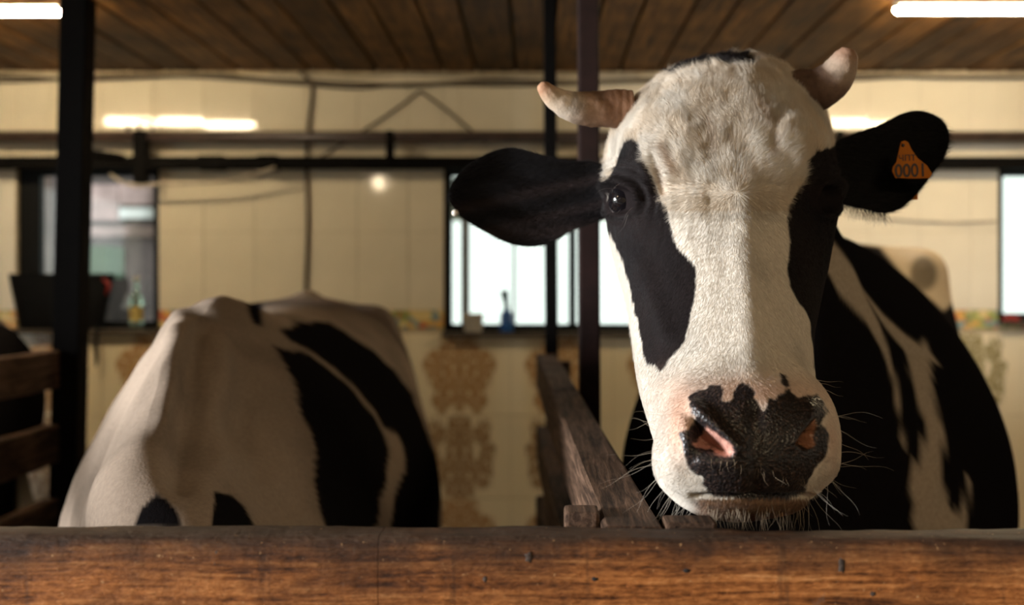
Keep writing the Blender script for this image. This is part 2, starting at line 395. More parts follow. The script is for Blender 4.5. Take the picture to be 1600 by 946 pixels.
box('awning_edge', (-.95, .55, -.02), (.74, .57, .115), M_awn, aw)
for X in (-.95, .71): box('awning_bracket', (X, 0, -.08), (X+.02, .02, .11), M_greyf, aw)
# ================================================================ posts, pipes, cables, lamps
def post(name, px, d, wd, y_top, label, mat, lean=0):
    X = (px-VX)/F*d
    root = tag(empty(name, (X, d, 0)), label, 'post')
    bm = bmesh.new(); add_box(bm, (-wd/2, -wd/2, .012), (wd/2, wd/2, CZ-.005), bevel=.004)
    for v in bm.verts: v.co.x += lean*(v.co.z-1.2)
    bm_obj('shaft', bm, mat, root); box('base_plate', (-wd*1.2-lean*1.2, -wd*1.2, 0), (wd*1.2-lean*1.2, wd*1.2, .012), mat, root); return root
p1 = post('steel_post', 110, 3.075, .074, 0, 'black steel post at the end of the left plank fence', M_steel, .022)
p2 = post('steel_post', 862, 3.045, .036, 0, 'thin black post at the far end of the middle plank fence', M_steel, -.006)
p3 = post('steel_post', 921, 2.17, .042, 0, 'dark red post beside the middle plank fence nearer the camera', M_redsteel, -.004)

def pr(px, py, d): return tuple(P(px, py, d))
PY = 4.07
bm = bmesh.new()
mp = empty('milk_pipe', pr(600, 213, PY)); tag(mp, 'brown milk pipe over a black rail, clamped together across the tiled wall', 'pipe')
L = mp.location
def rel(p): return (p[0]-L[0], p[1]-L[1], p[2]-L[2])
zz = P(0, 214, PY)[2]
tube('pipe_run', [rel((XL, PY, zz)), rel((XR, PY, zz))], .0215, M_pipe, mp, 14)
lp = mp
z2 = P(0, 255, PY)[2]
o = box('rail_bar', (XL-L[0], -.022, z2-.023-L[2]), (XR-L[0], .022, z2+.023-L[2]), M_steel, lp, .006)
for px_, wd, yb in ((610, .028, 262), (222, .05, 288), (862, .03, 262), (1310, .03, 262), (-120, .03, 262), (1700, .03, 262)):
    X = (px_-VX)/F*PY; zt = P(0, 205, PY)[2]; zb = P(0, yb, PY)[2]
    box('clamp', (X-wd/2-lp.location[0], -.03, zb-lp.location[2]), (X+wd/2-lp.location[0], .024, zt-lp.location[2]), M_steel, lp, .004)
for px_, wd in ((332, .05), (420, .04)):                # couplings on the rail
    X = (px_-VX)/F*PY-lp.location[0]; box('coupling', (X-wd, -.027, z2-.028-L[2]), (X+wd, .027, z2+.028-L[2]), M_steel, lp, .006)
for px_ in (200, 135):
    X = (px_-VX)/F*PY-L[0]; tube('valve_knob', [(X, 0, .018), (X, 0, .036)], .008, M_steel, mp, 8)
bm = bmesh.new(); X = (228-VX)/F*PY-L[0]
add_tube(bm, [(X+.0265*math.cos(a), 0, .035+.026*math.sin(a)) for a in np.linspace(-.5, math.pi+.5, 14)], .005, 8); bm_obj('hook_ring', bm, M_steel, mp, True)

def cable(name, pts, r, mat, label):
    pts = [Vector(p) for p in pts]; out = []
    for i in range(len(pts)-1):
        a, b = pts[max(i-1, 0)], pts[min(i+2, len(pts)-1)]
        for k in range(8):
            s = k/8; p0, p1_ = pts[i], pts[i+1]; m0, m1 = (p1_-a)/2, (b-p0)/2
            out.append(p0*(2*s**3-3*s**2+1)+m0*(s**3-2*s**2+s)+p1_*(-2*s**3+3*s**2)+m1*(s**3-s**2))
    out.append(pts[-1]); o = tube(name, out, r, mat, None, 8); return tag(o, label, 'cable')
CY = WY-.012
cable('wall_cable', [pr(468, 112, CY), pr(483, 126, CY), pr(488, 145, CY), pr(482, 200, CY), pr(479, 270, CY), pr(481, 350, CY), pr(478, 450, CY), pr(478, 500, CY)], .0075, M_cable, 'vertical cable running down the tiled wall above the left cow')
cable('ceiling_cable', [pr(x_, y_, CY-.02) for x_, y_ in ((-200, 118), (0, 120), (120, 124), (230, 120), (330, 117), (420, 125), (500, 128), (640, 133), (760, 126), (900, 128), (1100, 122), (1350, 118), (1500, 121), (1800, 118))], .0075, M_cable, 'thick cable sagging along the top of the tiled wall')
cable('ceiling_cable', [pr(x_, y_, CY) for x_, y_ in ((-200, 130), (0, 128), (60, 126), (200, 117), (330, 122), (470, 132), (560, 138), (640, 131), (800, 134), (1000, 128), (1300, 126), (1450, 120), (1800, 126))], .005, M_cable, 'thinner cable looping below the thick one under the ceiling')
cable('ceiling_cable', [pr(x_, y_, CY) for x_, y_ in ((420, 116), (560, 119), (640, 116), (760, 119), (900, 117), (1000, 118))], .006, M_cable2, 'pale cable tucked under the ceiling boards above the middle window')
cable('slack_cable', [pr(x_, y_, PY-.05) for x_, y_ in ((172, 272), (190, 284), (215, 290), (245, 288), (300, 287), (370, 279), (430, 262))], .006, M_cable2, 'slack pale cable hanging under the black rail at the left')
cable('slack_cable', [pr(x_, y_, PY-.04) for x_, y_ in ((132, 236), (150, 240), (175, 243), (195, 247))], .012, M_steel, 'short dark hose between pipe and rail beside the black post')
cable('brace_wire', [pr(x_, y_, CY) for x_, y_ in ((656, 142), (620, 170), (575, 200), (500, 246))], .004, M_cable, 'thin slanting wire on the wall going down to the left')
cable('brace_wire', [pr(x_, y_, CY) for x_, y_ in ((656, 142), (690, 166), (725, 195), (760, 225))], .004, M_cable, 'thin slanting wire on the wall going down to the right')
cable('thin_cable', [pr(x_, y_, CY) for x_, y_ in ((1330, 335), (1420, 345), (1500, 348), (1555, 346))], .004, M_cable2, 'thin cord across the tiles below the tagged ear')

M_house = plain('lamp housing', (.30, .26, .20), .5)
def lamp(x0, x1, y, label, group=None):
    zc = CZ-.035; root = empty('fluorescent_lamp', ((x0+x1)/2, y, zc)); tag(root, label, 'lamp')
    h = (x1-x0)/2
    bm = bmesh.new(); ks = np.linspace(-math.pi/2, math.pi/2, 6)
    add_tube(bm, [(-h-.010*math.cos(a)*0-.0, 0, 0) for a in (0,)]+[(-h+.008, 0, 0), (h-.008, 0, 0), (h, 0, 0)], [.006, .0112, .0112, .006], 14)
    bm_obj('tube', bm, M_tube, root, True)
    box('housing', (-h, -.011, .0135), (h, .011, .030), M_house, root, .003)
    for s in (-1, 1): box('end_clip', (s*(h-.006)-.005, -.010, .004), (s*(h-.006)+.005, .010, .0140), M_house, root)
lamp(-2.05, -1.345, 3.10, 'glowing fluorescent tube on the ceiling at the upper left')
lamp(1.02, 1.85, 3.08, 'glowing fluorescent tube on the ceiling at the upper right')

bl = tag(empty('light_bulb', (-1.115, .40, CZ-.09)), 'bare warm bulb hanging above the feed alley, out of view', 'lamp')
bm = bmesh.new(); add_lathe(bm, [(0, -.03), (.02, -.025), (.030, -.008), (.030, .005), (.024, .025), (.016, .05), (0, .052)], (0, 0, 0)); bm_obj('bulb', bm, M_bulb, bl, True)
bm = bmesh.new(); add_lathe(bm, [(0, .05), (.02, .05), (.02, .085), (0, .085)], (0, 0, 0)); bm_obj('socket', bm, M_house, bl, True)
lamp(.45, 1.15, -1.0, 'added fill tube on the ceiling over the feed alley, out of view')  # unseen lamp added behind the camera as front fill for board and face
# ================================================================ plank fences
def plank_between(name, a, b, zt, h, th, mat, parent, zt2):
    a, b = Vector((*a, 0)), Vector((*b, 0)); L_ = (b-a).length; n = 24
    dirv = (b-a).normalized(); nor = Vector((-dirv.y, dirv.x, 0)); bm = bmesh.new(); rows_ = []
    for i in range(n+1):
        c_ = a+dirv*(L_*i/n); r = []
        for (s, q) in ((-1, 0), (1, 0), (1, 1), (-1, 1)):
            j = random.uniform(-.0012, .0012)
            for (ds, dq) in (((0, .004), (.004, 0)) if s*(1 if q else -1) > 0 else ((.004, 0), (0, .004))):
                r.append(bm.verts.new(c_+nor*(s*(th/2-ds)+j)+Vector((0, 0, zt+(zt2-zt)*i/n-h*q+(dq if q else -dq)+j))))
        rows_.append(r)
    for i in range(n):
        for k in range(8): bm.faces.new((rows_[i][k], rows_[i][(k+1) % 8], rows_[i+1][(k+1) % 8], rows_[i+1][k]))
    bm.faces.new(rows_[0]); bm.faces.new(rows_[-1]); return bm_obj(name, bm, mat, parent)
fm = tag(empty('plank_fence', (0, 0, 0)), 'weathered grey brown plank fence between the two cows', 'fence')
for zt, z2_ in ((1.180, 1.218), (.985, 1.020), (.790, .826), (.595, .630)):
    plank_between('plank', (.092, 1.002), (.032, 3.00), zt, .088, .055, M_rail, fm, z2_)
box('stake', (.029, 1.035, 0), (.0625, 1.075, 1.186), M_rail, fm, .004)
box('ledge', (.121, 1.0, 1.10), (.168, 1.035, 1.184), M_rail, fm, .003)
box('stake', (.064, 2.86, 0), (.095, 2.90, 1.205), M_rail, fm, .003)
fl = tag(empty('plank_fence', (0, 0, 0)), 'dark plank fence at the left edge, ending at the black post', 'fence')
for zt in (1.225, 1.018, .812, .61): plank_between('plank', (-1.345, .999), (-1.345, 3.03), zt, .105, .045, M_rail, fl, zt)
box('stake', (-1.322, 1.02, 0), (-1.29, 1.07, 1.17), M_rail, fl, .004)
# front manger board
ff = tag(empty('manger_fence', (0, .97, 0)), 'orange brown worn board rail across the foreground', 'fence')
def front_board(x0, x1, z0, z1, wave=.0025):
    n = int((x1-x0)/.008); prof = [(-.0245, 0), (-.0245, .35), (-.0245, .7), (-.0245, .93), (-.0225, .975), (-.017, 1.0), (-.004, 1.0), (.010, 1.0), (.021, 1.0), (.0245, .97), (.0245, .5), (.0245, 0)]
    xs_ = np.linspace(x0, x1, n+1); V = []
    for i, xx in enumerate(xs_):
        q = np.array([[xx, y_*1.0, z0+(z1-z0)*t_] for y_, t_ in prof])
        nz_ = fbm(q*np.array([9, 40, 40.]), 3)-.5; n2_ = fbm(q*np.array([45, 90, 90.])+5, 2)-.5
        top = np.array([t_ > .9 for _, t_ in prof])
        q[:, 2] += np.where(top, nz_*wave*3.2+n2_*.0018, 0)-.0048*(xx+.1)
        q[:, 1] += np.where(top, nz_*.004, n2_*.0012); V.append(q)
    V = np.concatenate(V); m = len(prof); Fs = []
    for i in range(n):
        for k in range(m): Fs.append((i*m+k, i*m+(k+1) % m, (i+1)*m+(k+1) % m, (i+1)*m+k))
    V = np.concatenate([V, V[:m], V[n*m:(n+1)*m]]); Fs.append(tuple(range((n+1)*m, (n+2)*m))); Fs.append(tuple(range((n+2)*m, (n+3)*m)))
    bm = bmesh.new(); vv = [bm.verts.new(p) for p in V]
    for f_ in Fs: bm.faces.new([vv[i] for i in f_])
    return bm_obj('board', bm, M_board, ff, True)
XC = (590-VX)/F*.945
front_board(-1.95, XC-.0003, .955, 1.182); front_board(XC+.0003, 1.85, .955, 1.182)
M_hole = plain('dark hole', (.008, .005, .004), .8); M_knot = plain('grey knot wood', (.060, .044, .036), .9, .6, 300, Specular_IOR_Level=.1)
for hx, hy, rx_, rz_, m_ in ((930, 905, .0042, .0026, M_hole), (1073, 892, .0050, .0032, M_hole), (268, 884, .0022, .0075, M_hole), (336, 880, .0060, .0105, M_knot), (826, 872, .0040, .0050, M_knot), (758, 905, .0030, .0045, M_knot), (1315, 884, .0035, .0080, M_knot), (1450, 902, .0040, .0018, M_hole), (1364, 928, .0038, .0030, M_knot)):
    bm = bmesh.new(); bmesh.ops.create_icosphere(bm, subdivisions=2, radius=1)
    for v in bm.verts: n_ = 1+.35*math.sin(v.co.x*5+hx)*math.cos(v.co.z*4); v.co = Vector((v.co.x*rx_*n_, v.co.y*.0012, v.co.z*rz_*n_))
    o = bm_obj('knot' if m_ is M_knot else 'nail_hole', bm, m_, ff, True); o.location = Vector(P(hx, hy, .9462))-Vector((0, .97, 0))
for z0, z1 in ((.62, .83), (.28, .50)): box('board', (-1.95, -.024, z0), (1.85, .024, z1), M_board, ff, .004)
for X in (-1.5, -.35, .75, 1.6): box('post', (X-.045, -.115, 0), (X+.045, -.026, 1.0), M_rail, ff, .004)

# ================================================================ things on the window sills
SZ = WIN[0][2]
tb = tag(empty('rubber_tub', (wx(100), WY-.022, SZ)), 'large black rubber tub on the left window sill', 'tub')
bm = bmesh.new(); add_lathe(bm, [(0, 0), (.15, 0), (.16, .01), (.195, .17), (.20, .20), (.205, .205), (.198, .21), (.185, .20), (.155, .03), (0, .03)], (0, 0, 0), 32)
for v in bm.verts: v.co.y *= .21
bm_obj('tub_body', bm, M_tank, tb, True)
bm = bmesh.new(); add_tube(bm, [(.15, -.030, .02), (.146, -.040, -.05), (.150, -.040, -.11), (.146, -.038, -.14)], [.006, .009, .008, .003], 8); bm_obj('strap', bm, M_tank, tb, True)
bm = bmesh.new(); add_tube(bm, [(.17, -.030, .19), (.195, -.034, .17), (.185, -.030, .13)], .008, 8); bm_obj('handle', bm, M_red, tb, True)
gb = tag(empty('glass_bottle', (wx(215), WY-.012, SZ)), 'clear glass bottle with yellow label on the left window sill', 'bottle')
bm = bmesh.new(); add_lathe(bm, [(0, 0), (.024, 0), (.026, .004), (.026, .11), (.022, .125), (.010, .145), (.009, .175), (.011, .177), (.011, .184), (0, .184)], (0, 0, 0)); bm_obj('bottle_body', bm, M_glassb, gb, True)
bm = bmesh.new(); add_lathe(bm, [(.0265, .03), (.0265, .085)], (0, 0, 0)); bm_obj('paper_label', bm, M_label, gb, True)
bm = bmesh.new(); add_lathe(bm, [(0, .184), (.012, .184), (.012, .20), (0, .20)], (0, 0, 0), 12); bm_obj('cap', bm, M_white, gb, True)
S2 = WIN[1][2]
wt_ = tag(empty('plastic_tub', (wx(740), WY-.018, S2)), 'small off white tub on the middle window sill', 'tub')
bm = bmesh.new(); add_lathe(bm, [(0, 0), (.032, 0), (.034, .003), (.0375, .062), (.0395, .064), (.0395, .07), (.036, .07), (.033, .01), (0, .01)], (0, 0, 0)); bm_obj('tub_body', bm, M_white, wt_, True)
sp_ = tag(empty('spray_bottle', (wx(792), WY-.008, S2)), 'blue bottle with dark trigger on the middle window sill', 'bottle')
bm = bmesh.new(); add_lathe(bm, [(0, 0), (.023, 0), (.025, .004), (.025, .06), (.020, .075), (.010, .085), (.010, .092), (0, .092)], (0, 0, 0)); bm_obj('bottle_body', bm, M_blue, sp_, True)
bm = bmesh.new(); add_tube(bm, [(0, 0, .088), (-.002, 0, .11), (-.006, 0, .13), (-.010, 0, .158)], [.011, .009, .013, .016], 10); bm_obj('trigger_head', bm, M_teal, sp_, True)
S3 = WIN[2][2]
rb = tag(empty('red_container', (wx(1578), WY-.01, S3)), 'small dark red container on the right window sill', 'container')
bm = bmesh.new(); add_box(bm, (-.026, -.02, 0), (.026, .02, .022), bevel=.004); bm_obj('container_body', bm, M_red, rb); box('container_lid', (-.012, -.012, .022), (.012, .012, .03), M_red, rb, .002)

# ================================================================ cattle
def catmull(A, t):                                   # A (n,k), t in 0..n-1
    n = len(A); i = np.clip(np.floor(t).astype(int), 0, n-2); f = (t-i)[:, None]
    p0, p1_, p2_, p3_ = A[np.clip(i-1, 0, n-1)], A[i], A[i+1], A[np.clip(i+2, 0, n-1)]
    return .5*(2*p1_+(p2_-p0)*f+(2*p0-5*p1_+4*p2_-p3_)*f**2+(3*p1_-p0-3*p2_+p3_)*f**3)
class Tube:
    """One continuous skin: rings from the muzzle to the tail, limbs grown out of patches of the same grid."""
    def __init__(s, rings, per, S=200, front=.0):
        # ring: T(3) B(3) Q(3: sideways offset of the middle) U(3) w nT nB taper
        A = np.array([np.concatenate([r['T'], r['B'], r['Q'], r['U'], [r['w'], r['nT'], r['nB'], r['k']]]) for r in rings])
        ts = np.concatenate([np.linspace(i, i+1, per[i], endpoint=False) for i in range(len(rings)-1)]+[[len(rings)-1]])
        D = catmull(A, ts); s.R = len(ts); s.S = S
        a = np.linspace(0, 2*math.pi, S, endpoint=False); th = a-front*np.sin(a)   # more points on the top side
        T, B, Q, U = D[:, 0:3], D[:, 3:6], D[:, 6:9], D[:, 9:12]; U = U/np.linalg.norm(U, axis=1)[:, None]
        wv, nT, nB, kk = D[:, 12], D[:, 13], D[:, 14], D[:, 15]
        c, sn = np.cos(th), np.sin(th)
        n = np.where(c[None, :] > 0, nT[:, None], nB[:, None])
        y = np.sign(c)[None, :]*np.abs(c)[None, :]**(2/n); x = np.sign(sn)[None, :]*np.abs(sn)[None, :]**(2/n)
        x = x*(1+kk[:, None]*y)
        C, H = (T+B)/2, (T-B)/2
        V = C[:, None]+y[..., None]*H[:, None]+(1-y**2)[..., None]*Q[:, None]+(x*wv[:, None])[..., None]*U[:, None]
        s.V = V.reshape(-1, 3); s.removed = set(); s.extraV = []; s.extraF = []; s.region = np.zeros(len(s.V), int)
        s.t = np.repeat(ts, S)
    def normals(s):
        V = s.V[:s.R*s.S].reshape(s.R, s.S, 3)
        a = np.gradient(V, axis=0); b = np.roll(V, -1, 1)-np.roll(V, 1, 1)
        n = np.cross(b, a).reshape(-1, 3); n /= np.linalg.norm(n, axis=1)[:, None]+1e-12; return n
    def nearest(s, p):
        i = int(np.argmin(((s.V[:s.R*s.S]-p)**2).sum(1))); return i//s.S, i % s.S
    def limb(s, r0, s0, dr, ds, rings, region, blend=1):
        """rings: function(theta)->points for each; the patch border at (r0,s0) is carried into them"""
        S = s.S; ra, rb_ = max(r0-dr, 1), min(r0+dr, s.R-2); sa, sb_ = s0-ds, s0+ds
        loop = [(ra, k) for k in range(sa, sb_)]+[(r, sb_) for r in range(ra, rb_)]+[(rb_, k) for k in range(sb_, sa, -1)]+[(r, sa) for r in range(rb_, ra, -1)]
        for r in range(ra, rb_):
            for k in range(sa, sb_): s.removed.add((r, k % S))
        ids = [r*S+(k % S) for r, k in loop]; L0 = s.V[ids]; c0 = L0.mean(0)
        n = len(ids); prev = ids; first = True
        e1, e2 = rings[0]['e1'], rings[0]['e2']
        ang = np.unwrap(np.arctan2((L0-c0)@e2, (L0-c0)@e1)); sgn = 1 if ang[-1] > ang[0] else -1
        uni = ang[0]+sgn*np.arange(n)*2*math.pi/n
        base = len(s.V)+len(s.extraV)
        for q, rg in enumerate(rings):
            f = min(1, (q+1)/4); th = ang*(1-f)+uni*f
            pts = rg['f'](th)
            cur = [base+i for i in range(n)]; base += n
            s.extraV += list(pts)
            for i in range(n): s.extraF.append((prev[i], prev[(i+1) % n], cur[(i+1) % n], cur[i]))
            prev = cur; s.region = s.region
        s.extraV.append(np.mean(pts, 0)); 
        for i in range(n): s.extraF.append((prev[i], prev[(i+1) % n], base))
        s.lim = getattr(s, 'lim', [])+[(region, base+1)]
    def finish(s):
        R, S = s.R, s.S; n0 = len(s.V); s.n0 = n0
        V = np.concatenate([s.V, np.array(s.extraV).reshape(-1, 3)]) if s.extraV else s.V
        F_ = [(r*S+k, r*S+(k+1) % S, (r+1)*S+(k+1) % S, (r+1)*S+k) for r in range(R-1) for k in range(S) if (r, k) not in s.removed]
        F_ += s.extraF
        c0, c1 = V[:S].mean(0), V[(R-1)*S:R*S].mean(0); i0 = len(V)
        V = np.concatenate([V, [c0, c1]])
        F_ += [(k, (k+1) % S, i0) for k in range(S)]+[((R-1)*S+(k+1) % S, (R-1)*S+k, i0+1) for k in range(S)]
        reg = np.zeros(len(V), int); last = n0
        for name, e in getattr(s, 'lim', []): reg[last:e] = name; last = e
        used = np.zeros(len(V), bool)
        for f_ in F_: used[list(f_)] = True
        mp_ = np.cumsum(used)-1
        s.F = [tuple(int(mp_[i]) for i in f_) for f_ in F_]; s.W = V[used]; s.reg = reg[used]; s.grid = (np.arange(len(V)) < n0)[used]
        s.tt = np.concatenate([s.t, np.full(len(V)-len(s.t), -1.0)])[used]
        return s
def cow_object(tb_, name, mat):
    bm = bmesh.new(); vv = [bm.verts.new(p) for p in tb_.W]
    for f_ in tb_.F:
        try: bm.faces.new([vv[i] for i in f_])
        except ValueError: pass
    bmesh.ops.recalc_face_normals(bm, faces=bm.faces)
    me = bpy.data.meshes.new(name); bm.to_mesh(me); bm.free(); me.shade_smooth(); me.materials.append(mat)
    o = bpy.data.objects.new(name, me); COL.objects.link(o); return o
def paint(o, colv, wet=None):
    me = o.data; a = me.color_attributes.new('coat', 'FLOAT_COLOR', 'POINT')
    a.data.foreach_set('color', np.concatenate([colv, np.ones((len(colv), 1))], 1).astype(np.float32).ravel())
    b = me.attributes.new('wet', 'FLOAT', 'POINT'); b.data.foreach_set('value', (np.zeros(len(colv)) if wet is None else wet).astype(np.float32))
def ell(c, e1, e2, r1, r2):
    c, e1, e2 = map(np.array, (c, e1, e2))
    return dict(e1=e1, e2=e2, f=lambda th: c+np.cos(th)[:, None]*e1*r1+np.sin(th)[:, None]*e2*r2)
def leg_rings(x, y, ztop, fore, ax):
    """fore: a straight fore leg; otherwise a hind leg with its hock behind"""
    e1, e2 = np.array([ax[1], -ax[0], 0.]), np.array([ax[0], ax[1], 0.])    # across, backwards
    path = [(0, ztop, .085, .12), (0, ztop-.10, .07, .095), (.0, ztop-.2, .055, .07), (.0, .44, .045, .055), (-.01, .36, .048, .055), (0, .28, .032, .036), (0, .14, .030, .034), (0, .09, .040, .045), (-.02, .055, .045, .052), (-.03, 0.0, .055, .068)] if fore else \
           [(0, ztop, .10, .16), (-.02, ztop-.12, .085, .13), (.0, ztop-.24, .062, .085), (.07, .50, .040, .055), (.09, .44, .042, .058), (.07, .34, .034, .042), (.045, .18, .032, .036), (.035, .10, .040, .046), (.01, .055, .046, .054), (0, 0.0, .056, .07)]
    out = []
    A = np.array(path); D = catmull(A, np.linspace(0, len(A)-1, 34))
    for off, zz_, r1, r2 in D: out.append(ell(np.array([x, y, max(zz_, .0)])+e2*off, e1, e2, r1, r2))
    return out

WHITE = np.array([.68, .63, .56]); BLACK = np.array([.0085, .0075, .0080]); PINK = np.array([.52, .27, .21])
def ring(T, B, w, U, nT=2., nB=2., k=0., Q=(0, 0, 0)):
    return dict(T=np.array(T, float), B=np.array(B, float), w=w, U=np.array(U, float), nT=nT, nB=nB, k=k, Q=np.array(Q, float))

# ---------------------------------------------------------------- the near cow
AL = math.radians(11); UH = np.array([math.cos(AL), math.sin(AL), .045])
SILY = [60, 110, 140, 170, 200, 240, 290, 330, 380, 430, 480, 530, 580, 620, 660]
SILL_ = [1010, 972, 958, 953, 948, 944, 947, 952, 960, 971, 981, 988, 998, 1014, 1026]
SILR = [1240, 1258, 1264, 1269, 1275, 1288, 1299, 1302, 1302, 1296, 1286, 1277, 1272, 1288, 1306]
def lr_ring(T, B, Lpx, Rpx, nT, nB, k=0):
    T, B = P(*T), P(*B); C = (T+B)/2; d = C[1]; wv = (Rpx-Lpx)/2/F*d/UH[0]; Cx = ((Lpx+Rpx)/2-VX)/F*d
    return ring(T, B, wv, UH, nT, nB, k, (Cx-C[0], 0, 0))
def head_ring(px, py, d, th, beta, nT, nB, k):
    T = P(px, py, d); b = math.radians(beta); B = T+th*np.array([-math.sin(AL)*math.cos(b), math.cos(AL)*math.cos(b), -math.sin(b)])
    C = (T+B)/2; cpy = VY-F*(C[2]-ZC)/C[1]; d = C[1]
    Lp, Rp = np.interp(cpy, SILY, SILL_), np.interp(cpy, SILY, SILR)
    return ring(T, B, (Rp-Lp)/2/F*d/UH[0], UH, nT, nB, k, (((Lp+Rp)/2-VX)/F*d-C[0], 0, 0))
rings = [
 lr_ring((1178, 716, 1.030), (1178, 724, 1.030), 1170, 1186, 2, 2),
 lr_ring((1178, 700, 1.031), (1178, 742, 1.032), 1142, 1216, 2, 2),
 lr_ring((1178, 670, 1.036), (1178, 764, 1.038), 1104, 1252, 2.2, 2),
 lr_ring((1177, 642, 1.044), (1177, 784, 1.049), 1070, 1282, 2.3, 2.1),
 lr_ring((1176, 616, 1.055), (1176, 800, 1.062), 1042, 1305, 2.2, 2.1),
 lr_ring((1175, 598, 1.068), (1175, 810, 1.080), 1025, 1317, 2.1, 2.1),
 lr_ring((1174, 582, 1.082), (1174, 813, 1.105), 1017, 1322, 2.0, 2.1),
 lr_ring((1172, 560, 1.097), (1170, 792, 1.155), 1024, 1314, 2.0, 2.1),
 lr_ring((1171, 530, 1.113), (1165, 752, 1.235), 1012, 1286, 1.75, 2.0),
 head_ring(1168, 480, 1.143, .192, 36, 1.62, 2, .06),
 head_ring(1166, 430, 1.172, .208, 34, 1.62, 2, .10),
 head_ring(1164, 380, 1.200, .228, 33, 1.66, 2, .12),
 head_ring(1160, 330, 1.226, .247, 33, 1.80, 2, .12),
 head_ring(1152, 280, 1.246, .261, 36, 2.15, 2, .10),
 head_ring(1145, 230, 1.265, .265, 40, 2.6, 2, .06),
 head_ring(1142, 180, 1.287, .265, 45, 2.5, 2, .02),
 head_ring(1140, 140, 1.312, .270, 51, 2.4, 2, 0),
 head_ring(1141, 108, 1.345, .280, 58, 2.2, 2, 0),
 head_ring(1143, 88, 1.390, .290, 66, 2.1, 2, 0),
]
UB = np.array([.955, -.296, 0.])                      # across the barrel of the body
rings += [
 ring(P(1150, 112, 1.455), (.235, 1.50, 1.375), .115, UH, 2, 2),
 ring((.325, 1.54, 1.615), (.29, 1.52, 1.22), .115, (.98, -.05, 0), 1.9, 2, -.05),
 ring((.40, 1.67, 1.535), (.34, 1.58, .98), .15, (.97, -.15, 0), 1.8, 2, -.12),
 ring((.455, 1.82, 1.500), (.42, 1.70, .76), .25, UB, 1.8, 2.1, -.18),
 ring((.50, 1.98, 1.505), (.48, 1.92, .68), .335, UB, 1.8, 2.2, -.14),
 ring((.555, 2.18, 1.492), (.55, 2.16, .62), .375, UB, 1.9, 2.2, -.14),
 ring((.62, 2.42, 1.475), (.62, 2.42, .56), .405, UB, 1.9, 2.2, -.12),
 ring((.70, 2.68, 1.47), (.70, 2.68, .56), .405, UB, 1.9, 2.2, -.10),
 ring((.785, 2.92, 1.495), (.785, 2.92, .64), .37, UB, 2.1, 2.1, -.02),
 ring((.855, 3.10, 1.525), (.855, 3.10, .74), .312, UB, 2.9, 2.0, .10),
 ring((.92, 3.27, 1.475), (.92, 3.29, .82), .265, UB, 2.3, 2.0, .05),
 ring((.965, 3.39, 1.43), (.965, 3.42, .90), .19, UB, 2.1, 2.0, 0),
 ring((.985, 3.45, 1.36), (.985, 3.46, 1.10), .08, UB, 2.0, 2.0, 0),
]
nh = 18
per = [5, 8, 12, 14, 14, 14, 14, 16, 16]+[21]*9+[14]+[14]*(len(rings)-1-19)
S = 256
tubeR = Tube(rings, per, S, .34)
# relief on the face
px, py = proj(tubeR.V); N = tubeR.normals()
view = tubeR.V-np.array([0, 0, ZC]); 
if (np.sum(N*view, 1) < 0).mean() < .3: N = -N
facing = -np.sum(N*view, 1)/np.linalg.norm(view, axis=1)
cen = np.array([rings[12]['T']*.5+rings[12]['B']*.5])
head = (tubeR.t < nh+.6) & (facing > -.05)
q3 = lambda x, y: np.array([[1000+a/3.379, 550+b/3.379] for a, b in zip(x, y)])
def cm(pts): return [(1000+a/3.379, 550+b/3.379) for a, b in pts]
NOSL = cm([(278, 350), (330, 372), (390, 415), (450, 460), (492, 525), (470, 560), (400, 545), (330, 530), (275, 500), (262, 430)])
NOSR = cm([(925, 350), (935, 400), (905, 440), (915, 500), (870, 525), (815, 490), (845, 430), (885, 385)])
def gb_(x, y, sx, sy=None): sy = sy or sx; return np.exp(-((px-x)/sx)**2-((py-y)/sy)**2)
def seg(x0, y0, x1, y1, s):
    ex, ey = x1-x0, y1-y0; tt = np.clip(((px-x0)*ex+(py-y0)*ey)/(ex*ex+ey*ey), 0, 1); return np.exp(-(((px-x0-tt*ex)**2+(py-y0-tt*ey)**2)/s**2))
D = np.zeros(len(px))
D += .007*gb_(972, 278, 34, 22)+.004*gb_(992, 352, 26, 20)+.006*gb_(1283, 280, 22, 22)      # brow and cheek bones
D += .003*gb_(1010, 230, 40, 40)+.006*gb_(1238, 225, 40, 40)+.010*gb_(1215, 225, 70, 95)      # dished forehead
D += .004*seg(1156, 300, 1172, 570, 22)+.006*gb_(1150, 120, 50, 32)                                                             # poll
D -= .005*gb_(1015, 470, 40, 90)                                                             # hollow of the cheek
D += .004*seg(985, 380, 1040, 520, 16)
D += .005*gb_(1045, 610, 45, 40)
snl, snr = sdpoly(px, py, NOSL), sdpoly(px, py, NOSR)
D -= .024*sm(3, -18, snl)+.018*sm(3, -14, snr)                                               # nostrils
D += .007*seg(1088, 640, 1150, 700, 12)+.005*seg(1068, 660, 1075, 705, 12)+.004*seg(1095, 722, 1145, 722, 10)
D += .003*seg(1268, 645, 1242, 690, 12)+.004*seg(1288, 665, 1290, 710, 10)
D -= .0035*seg(1180, 640, 1182, 765, 12)                                                     # philtrum
mouth_y = 779-6*((px-1178)/110)**2*.6
mm = np.exp(-((py-mouth_y)/5.0)**2)*sm(106, 84, np.abs(px-1178))
D -= .010*mm
D += .003*np.exp(-((py-(mouth_y+17))/10.)**2)*sm(100, 70, np.abs(px-1178))                   # lower lip
D += .004*gb_(1047, 735, 26, 26)+.004*gb_(1300, 735, 20, 26)
pad_noise = fbm(tubeR.V*420, 2)-.5
D += .0012*pad_noise*gb_(1178, 700, 110, 75)
D += (fbm(tubeR.V*np.array([60, 60, 26.]), 3)-.5)*.004*sm(560, 300, py)
EYL = (970, 313); EYR = (1290, 312)
